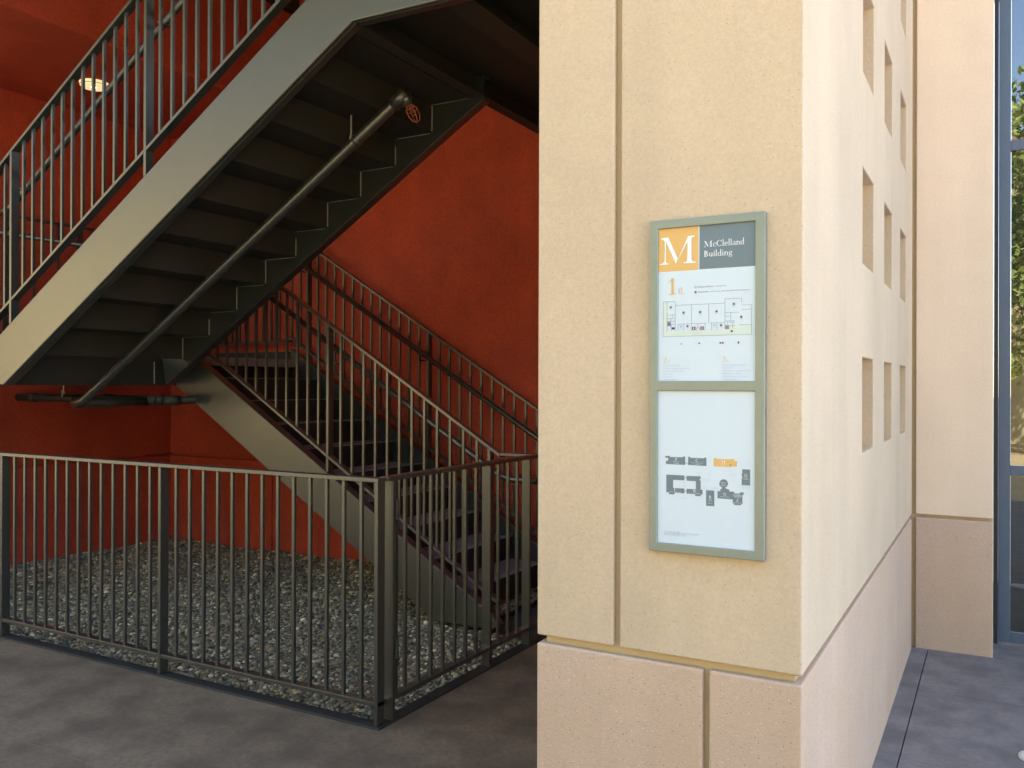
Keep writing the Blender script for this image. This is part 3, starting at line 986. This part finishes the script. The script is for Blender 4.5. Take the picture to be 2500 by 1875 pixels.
# a small serif alphabet drawn as strokes (cap height = 1)
TK, TN, SF = 0.135, 0.05, 0.045
def rc(x0, y0, x1, y1):
    return [(x0, y0), (x1, y0), (x1, y1), (x0, y1)]
def arc(cx, cy, rx, ry, a0, a1, wv, wh, n=18):
    o = []
    for k in range(n):
        t0, t1 = R(a0 + (a1 - a0) * k / n), R(a0 + (a1 - a0) * (k + 1) / n)
        o.append([(cx + rx * math.cos(t0), cy + ry * math.sin(t0)), (cx + rx * math.cos(t1), cy + ry * math.sin(t1)),
                  (cx + (rx - wv) * math.cos(t1), cy + (ry - wh) * math.sin(t1)), (cx + (rx - wv) * math.cos(t0), cy + (ry - wh) * math.sin(t0))])
    return o
def stem(x, y0, y1, w=TK, sb=0.08, stp=0.08):
    o = [rc(x, y0, x + w, y1)]
    if sb:
        o.append(rc(x - sb, y0, x + w + sb, y0 + SF))
    if stp:
        o.append(rc(x - stp, y1 - SF, x + w + (stp if y1 > 0.9 and sb and stp > 0.07 else 0), y1))
    return o
G = {
 'M': ([[(0.19, 0.03), (0.235, 0.03), (0.245, 0.86), (0.20, 0.9)], rc(0.0, 0.0, 0.34, 0.04), [(0.10, 0.04), (0.19, 0.10), (0.235, 0.10), (0.29, 0.04)], [(0.06, 0.965), (0.06, 1.0), (0.33, 1.0), (0.20, 0.88)],
        [(0.19, 0.99), (0.33, 1.0), (0.70, 0.20), (0.63, 0.0)], [(0.63, 0.0), (0.70, 0.14), (1.19, 1.0), (1.10, 1.0)], [(1.06, 0.05), (1.23, 0.05), (1.22, 1.0), (1.08, 0.94)],
        rc(0.93, 0.0, 1.40, 0.04), [(1.0, 0.04), (1.06, 0.10), (1.23, 0.10), (1.31, 0.04)], rc(1.10, 0.963, 1.345, 1.0), [(1.21, 0.90), (1.21, 0.97), (1.29, 0.97)]], 1.45),
 'C': (arc(0.48, 0.5, 0.44, 0.52, 42, 318, TK, TN) + [rc(0.79, 0.66, 0.83, 0.98), rc(0.80, 0.10, 0.83, 0.30)], 0.92),
 'B': (stem(0.12, 0, 1, stp=0.08) + arc(0.26, 0.745, 0.30, 0.255, -90, 90, TK, TN) + arc(0.28, 0.265, 0.36, 0.265, -90, 90, TK, TN) + [rc(0.12, 0.95, 0.30, 1.0), rc(0.12, 0.48, 0.3, 0.53)], 0.74),
 'c': (arc(0.30, 0.31, 0.27, 0.33, 45, 318, 0.115, TN) + [rc(0.43, 0.42, 0.52, 0.55)], 0.54),
 'l': (stem(0.09, 0, 1.09, 0.105, 0.07, 0.07), 0.32),
 'e': (arc(0.30, 0.31, 0.27, 0.33, 8, 320, 0.115, TN) + [rc(0.10, 0.33, 0.56, 0.375)], 0.60),
 'a': (arc(0.23, 0.17, 0.20, 0.185, 60, 300, 0.10, 0.05) + [rc(0.37, 0.0, 0.475, 0.46), rc(0.22, 0.30, 0.40, 0.345)] + arc(0.26, 0.44, 0.215, 0.2, 0, 150, 0.10, 0.05) + [rc(0.45, 0.0, 0.56, 0.045)], 0.57),
 'n': (stem(0.09, 0, 0.62, 0.105, 0.06, 0.06) + arc(0.34, 0.42, 0.22, 0.21, 0, 170, 0.105, 0.07) + [rc(0.455, 0.0, 0.56, 0.43), rc(0.40, 0, 0.62, SF)], 0.66),
 'd': (arc(0.28, 0.30, 0.25, 0.32, 40, 320, 0.11, TN) + [rc(0.43, 0.0, 0.535, 1.09), rc(0.36, 1.05, 0.45, 1.09), rc(0.5, 0.0, 0.60, SF)], 0.64),
 'u': ([rc(0.09, 0.20, 0.195, 0.62), rc(0.03, 0.58, 0.12, 0.62), rc(0.43, 0.0, 0.535, 0.62), rc(0.37, 0.58, 0.45, 0.62), rc(0.5, 0.0, 0.60, SF)] + arc(0.30, 0.22, 0.21, 0.23, 180, 350, 0.105, 0.07), 0.65),
 'i': (stem(0.09, 0, 0.62, 0.105, 0.06, 0.06) + [rc(0.085, 0.80, 0.20, 0.92)], 0.31),
 'g': (arc(0.27, 0.42, 0.21, 0.21, 0, 360, 0.095, 0.05) + arc(0.29, -0.13, 0.27, 0.17, 0, 360, 0.07, 0.055) + [[(0.14, 0.24), (0.20, 0.26), (0.22, 0.06), (0.13, 0.06)], rc(0.13, 0.03, 0.42, 0.09), rc(0.42, 0.55, 0.58, 0.60)], 0.58),
 'f': (stem(0.12, 0, 0.88, 0.095, 0.07, 0) + arc(0.31, 0.86, 0.19, 0.22, 30, 180, 0.09, 0.06) + [rc(0.02, 0.57, 0.36, 0.62)], 0.38),
 '.': ([rc(0.06, 0.0, 0.18, 0.12)], 0.24),
 '1': (stem(0.24, 0, 0.99, 0.16, 0.17, 0) + [[(0.0, 0.74), (0.02, 0.78), (0.40, 1.0), (0.40, 0.93)]], 0.6),
 '2': (arc(0.27, 0.73, 0.25, 0.27, -25, 165, 0.11, 0.05) + [[(0.02, 0.03), (0.10, 0.08), (0.52, 0.62), (0.40, 0.62)], rc(0.02, 0.0, 0.56, 0.08)], 0.62),
 '3': (arc(0.24, 0.76, 0.23, 0.24, -80, 150, 0.10, 0.05) + arc(0.22, 0.27, 0.28, 0.28, -150, 88, 0.11, 0.05), 0.58),
 'P': (stem(0.12, 0, 1) + arc(0.28, 0.73, 0.32, 0.27, -90, 90, TK, TN) + [rc(0.12, 0.95, 0.30, 1.0), rc(0.12, 0.46, 0.30, 0.51)], 0.66),
 'E': (stem(0.12, 0, 1) + [rc(0.12, 0.95, 0.62, 1), rc(0.12, 0, 0.66, 0.05), rc(0.12, 0.49, 0.50, 0.54), rc(0.58, 0.8, 0.62, 1), rc(0.62, 0, 0.66, 0.22)], 0.72),
 'W': ([[(0.05, 1), (0.19, 1), (0.44, 0), (0.36, 0)], [(0.36, 0), (0.42, 0.1), (0.66, 1), (0.60, 1)], [(0.56, 1), (0.70, 1), (0.95, 0), (0.87, 0)], [(0.87, 0), (0.93, 0.1), (1.19, 1), (1.13, 1)], rc(0, 0.96, 0.27, 1), rc(1.03, 0.96, 1.26, 1)], 1.26),
 'N': (stem(0.14, 0, 1, 0.06) + [[(0.10, 1), (0.24, 1), (0.86, 0), (0.80, 0)], rc(0.80, 0, 0.86, 1), rc(0.70, 0.96, 0.96, 1)], 0.98),
 'Z': ([rc(0.05, 0.94, 0.66, 1), rc(0.03, 0, 0.68, 0.06), [(0.03, 0.04), (0.18, 0.06), (0.66, 0.96), (0.50, 0.94)]], 0.72),
 'G': (arc(0.48, 0.5, 0.44, 0.52, 42, 318, TK, TN) + [rc(0.70, 0.05, 0.83, 0.42), rc(0.60, 0.38, 0.92, 0.42), rc(0.79, 0.66, 0.83, 0.98)], 0.96),
 'X': ([[(0.05, 1), (0.20, 1), (0.70, 0), (0.55, 0)], [(0.06, 0), (0.12, 0), (0.66, 1), (0.60, 1)], rc(0, 0.96, 0.28, 1), rc(0.45, 0, 0.76, 0.04)], 0.76),
 ' ': ([], 0.3),
}
def serif(mb, text, a, b, height, width=None, lift=0.0012, align=0):
    adv = sum(G[c][1] for c in text)
    sx = height if width is None else width / adv
    x = a - (adv * sx * align)
    for c in text:
        for i_, pl in enumerate(G[c][0]):
            poly_on(mb, [(x + px * sx, b - py * height) for px, py in pl], lift + 0.00001 * i_)
        x += G[c][1] * sx
def sans(mb, text, a, b, height, width=None, lift=0.0012, align=0):
    cu = bpy.data.curves.new('t', 'FONT')
    cu.body = text
    cu.size = 1
    cu.resolution_u = 3
    to = bpy.data.objects.new('t', cu)
    COL.objects.link(to)
    dg = bpy.context.evaluated_depsgraph_get()
    me = bpy.data.meshes.new_from_object(to.evaluated_get(dg))
    xs = [v.co.x for v in me.vertices]
    w = max(xs) - min(xs) if xs else 1
    sy = height / 0.72
    sx = (width / w) if width else sy
    off = a - (w * sx * align) - min(xs) * sx
    base_i = len(mb.v)
    for v in me.vertices:
        mb.v.append(S(off + v.co.x * sx, b - v.co.y * sy, PD - lift))
    for pl in me.polygons:
        mb.f.append([base_i + i for i in pl.vertices])
        mb.mi.append(mb.cur)
    bpy.data.objects.remove(to)
    bpy.data.curves.remove(cu)
    bpy.data.meshes.remove(me)

up = MB()
up.box(TLX + 0.0200, TLX + 0.2880, SY + PD, SY + PD + 0.004, TLZ - 0.4375, TLZ - 0.020)
up = up.build('panel', M['white'], sg)
lw = MB()
lw.box(TLX + 0.0200, TLX + 0.2880, SY + PD, SY + PD + 0.004, TLZ - 0.8745, TLZ - 0.4580)
lw = lw.build('panel', M['white'], sg)
b = MB()
quad_on(b, 22.8, 22.6, 133.9, 138.5, 0.0004)
b.build('orange_block', M['orange'], up)
b = MB()
quad_on(b, 136.9, 22.6, 285.2, 137.9, 0.0004)
b.build('grey_block', M['slate'], up)
b = MB()
serif(b, 'M', 26.7, 119.6, 72.6, 146.8 * 0.7142)
serif(b, 'McClelland', 148.7, 80.1, 15.5, 107.5)
serif(b, 'Building', 148.7, 105.6, 15.5, 76.5)
b.build('lettering', M['print_white'], up)
b = MB()
serif(b, '1', 50.5, 201.5, 44.3, 23.5)
b.cur = 1
serif(b, 'fl.', 78.1, 201.5, 16.4, 19)
serif(b, '2', 37.6, 385.8, 15.8, 10.2)
serif(b, 'fl', 51.5, 385.5, 6.4, 5)
serif(b, '3', 198.0, 385.7, 16.3, 10.4)
serif(b, 'fl', 211.0, 385.5, 6.4, 5)
b.build('floor_number', [M['orange'], M['tan_ink']], up)
b = MB()
sans(b, 'Breakout Rooms', 133.6, 186.4, 3.9, 41)
sans(b, '- M103 & M108', 177.5, 186.2, 2.4, 30)
sans(b, 'Classrooms', 133.6, 199.8, 3.9, 28.5)
sans(b, '- M101, M101D, M102, M104, M105, M107, M109 & M110', 164.5, 199.6, 2.4, 105)
b.cur = 1
for i, (t, w) in enumerate((('Academic Operations', 46.5), ('Center for Entrepreneurial Studies', 75.1), ('Center for Social Innovation', 60.5), ('MBA Program', 29.5), ('Student Life', 26.5), ('Conference Rooms', 41))):
    sans(b, t, 36.9, 394.4 + 7.52 * i, 3.2, w)
for i, (t, w) in enumerate((('Executive Education - Online', 62.7), ('Financial Aid', 29.5), ('Hunter Career Management Center', 77), ('MBA Admissions Office', 49.5), ('Stanford Business Publications', 68.5), ('Conference Rooms', 41.5))):
    sans(b, t, 197.7, 394.1 + 7.46 * i, 3.2, w)
for (t, a, w) in (('Exit', 67.8, 13), ('Elevator', 122.7, 8.5), ('Restrooms', 176, 11.5), ('Stairs', 229.6, 6)):
    sans(b, t, a, 335.6, 1.5, w)
b.build('lettering', [M['purple'], M['pale_ink']], up)
SEG = [(37.1, 220.1, 70.5, 220.3), (70.5, 220.3, 70.8, 301.0), (70.6, 231.0, 205.4, 230.6), (205.4, 219.5, 205.6, 299.6), (205.4, 219.5, 248.9, 219.6), (248.9, 219.6, 248.9, 232.5), (248.6, 237.4, 274.6, 237.7), (274.6, 237.7, 274.8, 314.0), (274.8, 314.0, 37.0, 314.5), (37.0, 314.5, 37.1, 220.1), (47.9, 220.6, 48.0, 242.6), (48.0, 246.8, 48.1, 300.9), (48.0, 256.4, 70.6, 256.4), (62.5, 257.0, 62.6, 265.9), (48.0, 265.9, 70.7, 266.2), (57.7, 266.3, 57.8, 287.0), (48.1, 273.8, 70.7, 273.3), (59.8, 280.5, 59.9, 300.7), (59.9, 281.8, 71.9, 281.7), (115.5, 231.3, 115.7, 301.1), (162.0, 231.3, 162.1, 282.1), (78.8, 281.9, 155.5, 281.5), (78.8, 281.9, 78.8, 300.6), (94.5, 281.9, 94.5, 300.5), (133.3, 282.1, 133.4, 292.6), (152.3, 281.8, 152.4, 301.0), (166.6, 281.4, 205.6, 281.4), (169.9, 281.5, 169.9, 301.0), (184.4, 281.5, 184.4, 300.6), (205.5, 255.8, 242.6, 255.6), (220.6, 255.8, 220.6, 276.7), (205.5, 265.4, 220.6, 265.5), (205.6, 277.4, 218.5, 277.5), (212.9, 277.6, 212.9, 288.9), (218.5, 277.5, 229.5, 277.4), (229.5, 277.4, 229.5, 281.4), (229.5, 281.4, 217.9, 281.5), (217.9, 281.5, 217.9, 277.4), (205.6, 289.1, 231.8, 289.1), (225.9, 281.7, 226.0, 297.8), (243.0, 288.4, 274.7, 288.6), (248.3, 248.9, 274.6, 248.7), (129.7, 292.5, 129.7, 301.0), (129.7, 292.8, 136.7, 292.7), (136.7, 292.7, 136.7, 300.9)]
b = MB()
b.cur = 0
poly_on(b, [(37.1, 220.1), (47.9, 220.3), (48.1, 301.4), (48.1, 314.5), (37.0, 314.5)], 0.0004)
poly_on(b, [(48.1, 301.4), (70.2, 301.0), (205.6, 299.6), (205.6, 314.2), (48.1, 314.5)], 0.0004)
poly_on(b, [(205.6, 299.6), (218.6, 299.2), (218.5, 289.0), (274.7, 288.9), (274.8, 314.0), (205.6, 314.2)], 0.0004)
b.cur = 1
for (a0, b0, a1, b1) in SEG:
    w = 0.45
    if abs(a1 - a0) > abs(b1 - b0):
        poly_on(b, [(a0, b0 - w), (a1, b1 - w), (a1, b1 + w), (a0, b0 + w)], 0.0008)
    else:
        poly_on(b, [(a0 - w, b0), (a0 + w, b0), (a1 + w, b1), (a1 - w, b1)], 0.0009)
for (a, c) in [(87.0, 288.3), (177.3, 287.8), (126.7, 184.7)]:
    ring_on(b, a, c, 3.0, 1.0, 0.0012)
b.cur = 2
for i, (a, c) in enumerate([(58.3, 235.9), (94.2, 251.8), (139.3, 251.6), (183.3, 251.5), (229.0, 233.9), (248.2, 268.2), (104.9, 288.1), (195.3, 288.0), (126.8, 198.1)]):
    disc_on(b, a, c, 2.2, 0.0012)
    ring_on(b, a, c, 3.6, 0.6, 0.0012)
for (a, c, r_) in [(122.1, 294.6, 4.6), (144.7, 294.6, 4.6), (193.7, 334.6, 2.2), (200.2, 334.6, 2.2), (137.0, 334.3, 2.0)]:
    quad_on(b, a - r_, c - r_, a + r_, c + r_, 0.0012)
disc_on(b, 88.0, 335.2, 1.7, 0.0012)
quad_on(b, 239.3, 331.8, 243.3, 337.2, 0.0012)
for k in range(5):
    quad_on(b, 206.6, 290.2 + k * 1.9, 216.9, 291.2 + k * 1.9, 0.0012)
    quad_on(b, 49.3 + k * 1.8, 275.0, 50.3 + k * 1.8, 286.2, 0.0012)
quad_on(b, 61.0, 289.9, 69.6, 295.8, 0.0012)
star = []
for k in range(10):
    r_ = 4.6 if k % 2 == 0 else 1.9
    star.append((223.8 + r_ * math.sin(k * math.pi / 5), 304.6 - r_ * math.cos(k * math.pi / 5)))
for k in range(0, 10, 2):
    poly_on(b, [(223.8, 304.6), star[k - 1], star[k], star[k + 1]], 0.0012)
b.cur = 3
for a in (122.1, 144.7):
    disc_on(b, a, 291.8, 0.9, 0.0016)
    poly_on(b, [(a - 1.3, 293.0), (a + 1.3, 293.0), (a + 0.7, 298.2), (a - 0.7, 298.2)], 0.0016)
b.cur = 4
for (t, a, c) in (('M110', 58.3, 243.5), ('M109', 94.2, 259.5), ('M105', 139.3, 259.3), ('M104', 183.3, 259.2), ('M101D', 229, 241.8), ('M101', 248.2, 276.2), ('M108', 87, 296.4), ('M107', 104.9, 296), ('M103', 177.3, 296), ('M102', 195.3, 296)):
    sans(b, t, a, c, 2.3, 10, align=0.5)
b.cur = 5
sans(b, 'STUDENT', 133.4, 307, 2.0, 18, align=0.5)
sans(b, 'CORRIDOR ROOM', 133.4, 310.9, 2.0, 30, align=0.5)
b.build('floor_plan', [M['green'], M['ink'], M['purple'], M['print_white'], M['pale_ink'], M['tan_ink']], up)
MAPP = {'P': [(43.4, 637.1), (56.9, 636.6), (56.9, 639.5), (92.5, 639.0), (92.5, 636.7), (99.3, 636.8), (99.3, 659.1), (45.6, 659.0), (45.6, 650.3), (51.4, 650.0), (51.4, 642.0), (43.4, 641.7)], 'C': [(107.2, 636.9), (113.5, 637.0), (113.5, 639.3), (151.0, 639.1), (151.0, 637.1), (157.1, 637.2), (157.2, 659.2), (107.3, 658.7)], 'M': [(176.6, 637.4), (182.3, 637.1), (182.3, 639.1), (219.0, 639.1), (219.0, 637.5), (231.6, 637.6), (231.6, 642.7), (238.0, 642.8), (238.0, 656.5), (225.7, 656.9), (225.7, 659.1), (176.6, 659.1)], 'G': [(251.5, 663.2), (272.0, 663.0), (272.1, 704.1), (250.2, 704.4), (250.2, 686.2), (251.6, 686.1), (251.6, 680.6), (250.2, 680.3), (250.2, 674.3), (251.6, 674.3)], 'E': [(46.8, 687.6), (97.3, 687.4), (97.3, 700.5), (66.1, 700.8), (66.2, 722.6), (97.4, 722.4), (97.4, 735.4), (70.1, 735.1), (69.6, 740.1), (54.2, 740.2), (54.2, 735.5), (46.9, 735.5)], 'W': [(103.2, 688.1), (141.8, 687.5), (141.8, 693.8), (136.6, 697.5), (141.8, 698.2), (141.9, 722.5), (147.1, 722.4), (147.1, 735.5), (142.3, 735.8), (142.4, 740.1), (126.8, 740.3), (126.8, 735.8), (103.3, 735.7), (103.3, 722.8), (128.6, 722.1), (128.5, 701.0), (103.2, 701.0)], 'B': [(156.3, 723.2), (178.5, 722.7), (178.6, 764.1), (156.5, 764.4)], 'N': [(187.0, 723.8), (194.1, 723.3), (194.1, 718.9), (197.5, 717.1), (199.1, 713.4), (194.7, 711.3), (191.8, 706.6), (192.2, 700.6), (195.0, 695.2), (200.1, 692.2), (205.7, 691.8), (211.2, 694.3), (214.4, 699.3), (214.4, 705.7), (211.2, 711.1), (207.2, 712.9), (210.2, 715.9), (217.8, 717.9), (217.9, 722.5), (230.8, 722.6), (230.9, 726.6), (245.8, 726.5), (245.7, 723.1), (255.6, 722.9), (255.6, 729.0), (252.5, 729.6), (252.5, 752.9), (249.2, 753.6), (249.2, 756.7), (230.7, 757.2), (230.7, 753.4), (227.3, 753.1), (227.3, 743.1), (187.0, 742.4)]}
b = MB()
for k, pl in MAPP.items():
    b.cur = 1 if k == 'M' else 0
    poly_on(b, pl, 0.0004)
b.cur = 0
for (a0, b0, a1, b1) in ((99.3, 653.2, 107.3, 653.9), (99.3, 655.0, 107.3, 655.7), (97.3, 692, 103.2, 692.7), (97.3, 694.4, 103.2, 695.1), (97.4, 727, 103.3, 727.7), (97.4, 729.4, 103.3, 730.1), (95.4, 738, 95.8, 743)):
    quad_on(b, a0, b0, a1, b1, 0.0004)
b.cur = 4
disc_on(b, 221.5, 653.3, 1.7, 0.0008)
disc_on(b, 134.6, 699.5, 1.2, 0.0008)
b.build('campus_map', [M['slate'], M['orange'], M['print_white'], M['pale_ink'], M['purple']], lw)
b = MB()
b.cur = 2
LET = {'P': (74.5, 649.0), 'C': (131.7, 649.7), 'M': (202.0, 649.5), 'G': (261.4, 682.6), 'E': (71.5, 730.9), 'W': (125.3, 731.2), 'B': (167.3, 744.7), 'N': (206.2, 735.0), 'CEMEX': (239.2, 734.4), 'Z': (239.7, 748.7)}
for k, (a, c) in LET.items():
    serif(b, k, a, c, 5.6 if k == 'CEMEX' else 8.0, 22 if k == 'CEMEX' else None, align=0.5, lift=0.0010)
for i, (t, a, c, w) in enumerate((('PATTERSON', 74.5, 652.7, 17), ('BUILDING', 74.5, 656.8, 14), ('MBA CLASS OF 1968', 131.7, 652.9, 30), ('BUILDING', 131.7, 656.6, 14), ('McCLELLAND', 202, 652.5, 19), ('BUILDING', 202, 656.1, 14), ('GUNN', 261.4, 686, 9), ('BUILDING', 261.4, 689.5, 13),
        ('FACULTY EAST BUILDING', 71.6, 734.2, 33), ('FACULTY WEST BUILDING', 125.3, 734.5, 33), ('BASS', 167.3, 747.9, 8), ('CENTER', 167.3, 751.6, 11), ('(LIBRARY)', 167.3, 758, 14), ('NORTH BUILDING', 206.2, 738.2, 25), ('AUDITORIUM', 239.6, 736.8, 18), ('ZAMBRANO HALL', 239.3, 751.9, 22), ('ARBUCKLE', 203.1, 700.8, 15), ('DINING', 203.1, 704.8, 11), ('PAVILION', 203.1, 709.2, 13))):
    sans(b, t, a, c, 1.6, w, align=0.5, lift=0.0010)
b.cur = 3
GT = [('COUPA', 137.6, 679.2, 20), ('CAFE', 137.6, 683, 7), ('TOWN', 165, 678.4, 9), ('SQUARE', 165.1, 682.8, 12), ('COMMUNITY', 227.7, 678.3, 19), ('COURT', 227.8, 682.7, 11), ('BASS', 99, 707.1, 10), ('FAMILY', 99, 711.8, 11), ('COURTYARD', 99.1, 716.5, 19), ('PARKING GARAGE', 157.3, 696.3, 25), ('ELEVATOR', 157.3, 700.6, 15), ('TO', 154.7, 711.6, 5), ('SERRA ST', 154.7, 715.7, 14), ('ENTRANCE', 154.7, 719.3, 20), ('TO', 179.2, 711.2, 5), ('CAMPUS', 179.2, 715.6, 16), ('DRIVE', 179.3, 719.2, 20), ('TO SCHWAB', 261.9, 708.9, 20), ('RESIDENCE', 261.9, 712.2, 24), ('PARKING GARAGE', 95.6, 746.4, 24), ('ELEVATOR', 95.6, 750.5, 14)]
for (t, a, c, w) in GT:
    sans(b, t, a, c, 1.8, w, align=0.5, lift=0.0008)
for (dx, dy) in ((0, -5), (0, 5), (-5, 0), (5, 0)):
    quad_on(b, 265.6 + dx - 0.7, 642.8 + dy - 0.7, 265.6 + dx + 0.7, 642.8 + dy + 0.7, 0.0008)
sans(b, 'STANFORD', 42.5, 844.0, 4.6, 36)
sans(b, 'BUSINESS', 42.5, 850.2, 4.6, 36)
for k in range(6):
    quad_on(b, 79.5 + k * 0.8, 838.5, 79.9 + k * 0.8, 850.5, 0.0008)
sans(b, 'Knight Management', 88.4, 844.4, 3.8, 48.6)
sans(b, 'Center', 88.5, 850.2, 3.8, 15)
b.build('lettering', [M['slate'], M['orange'], M['print_white'], M['pale_ink'], M['purple']], lw)

# ------------------------------------------------------------------ across the plaza: window glass mirror view, plus an added hall
def leafy_tree(x, y, h, cr, zc, n, label, seed):
    r_ = np.random.default_rng(seed)
    t = thing('tree', (x, y, 0), label, 'tree', 'trees across the plaza')
    b = MB()
    b.tube([(x, y, -0.02), (x + 0.06, y, h * 0.2), (x - 0.05, y + 0.1, h * 0.45), (x, y, h * 0.8)], [0.22, 0.17, 0.12, 0.03], 10)
    for k in range(9):
        a = k * 2.4
        z0 = h * (0.28 + 0.05 * k)
        L = cr * (0.9 - 0.05 * k)
        b.tube([(x, y, z0), (x + math.cos(a) * L * 0.5, y + math.sin(a) * L * 0.5, z0 + L * 0.45), (x + math.cos(a) * L, y + math.sin(a) * L, z0 + L * 0.8)], [0.07, 0.045, 0.012], 7)
    b.build('trunk', M['bark'], t, smooth=True)
    cl = r_.normal(size=(46, 3))
    cl /= np.linalg.norm(cl, axis=1)[:, None]
    cl *= (r_.random((46, 1)) ** 0.45)
    cl = cl * np.array([cr, cr, (h - zc) * 0.62]) + np.array([x, y, zc + (h - zc) * 0.42])
    ci = r_.integers(0, 46, n)
    pp = cl[ci] + r_.normal(size=(n, 3)) * np.array([cr, cr, cr]) * 0.17
    d1 = r_.normal(size=(n, 3))
    d1 /= np.linalg.norm(d1, axis=1)[:, None]
    d2 = np.cross(d1, r_.normal(size=(n, 3)))
    d2 /= np.linalg.norm(d2, axis=1)[:, None]
    s_ = r_.uniform(0.07, 0.14, (n, 1))
    vv = np.stack([pp - d1 * s_, pp + d2 * s_ * 0.5, pp + d1 * s_, pp - d2 * s_ * 0.5], 1).reshape(-1, 3) - np.array([x, y, 0])
    me = bpy.data.meshes.new('crown')
    me.from_pydata(vv.tolist(), [], np.arange(4 * n).reshape(-1, 4).tolist())
    me.materials.append(M['leaf'])
    o = bpy.data.objects.new('crown', me)
    COL.objects.link(o)
    o.parent = t
leafy_tree(0.9, -10.8, 8.3, 2.4, 2.8, 9000, 'leafy green tree mirrored in the window glass, nearest the building', 3)
leafy_tree(-7.5, -11.5, 8.5, 3.4, 3.0, 6000, 'leafy green tree across the plaza at the left', 4)
leafy_tree(8.5, -11.5, 9.5, 3.6, 3.4, 6000, 'taller leafy green tree across the plaza at the right', 5)
def arcade(name, xa, xb, yf, hw, hr, label, roof):
    hb = thing(name, ((xa + xb) / 2, yf - 4.5, 0), label, 'building', 'buildings across the plaza')
    b = MB()
    us, hl = [xa], set()
    x = xa + 1.5
    while x + 2.6 < xb - 0.5:
        us += [x, x + 2.6]
        x += 4.2
    us += [xb]
    for i in range(1, len(us) - 1, 2):
        hl.add((i, 1))
        hl.add((i, 3))
    b.grid_panel(us, [0, 0.02, 3.2, 4.4, 6.4, hw], hl, lambda u, v, d: (u, yf - d, v), 9, 1.2, False, (1, 1, 1, 1))
    b.build('wall', M['far_stone'], hb, fix=True)
    b = MB()
    b.box(xa + 1, xb - 1, yf - 2.2, yf - 1.9, 0, hw - 0.6)
    b.build('window_wall', M['dark_void'], hb)
    b = MB()
    b.hexa([(xa - 0.6, yf - 9.6, hw), (xb + 0.6, yf - 9.6, hw), (xb + 0.6, yf + 0.6, hw), (xa - 0.6, yf + 0.6, hw)],
           [(xa - 0.6, yf - 4.6, hr), (xb + 0.6, yf - 4.6, hr), (xb + 0.6, yf - 4.4, hr), (xa - 0.6, yf - 4.4, hr)])
    b.build('roof', roof, hb)
arcade('arcade_building', -9, 40, -15, 7.6, 9.4, 'sunlit sandstone arcade building across the plaza with a low tiled roof', M['far_roof'])
arcade('arcade_building', -64, -11, -13, 8.4, 21.0, 'added unseen building at the left, tall dark roof darkening the stair steel reflections', M['added_roof'])  # added hall: walls and dark roof shape reflections in the stair steel
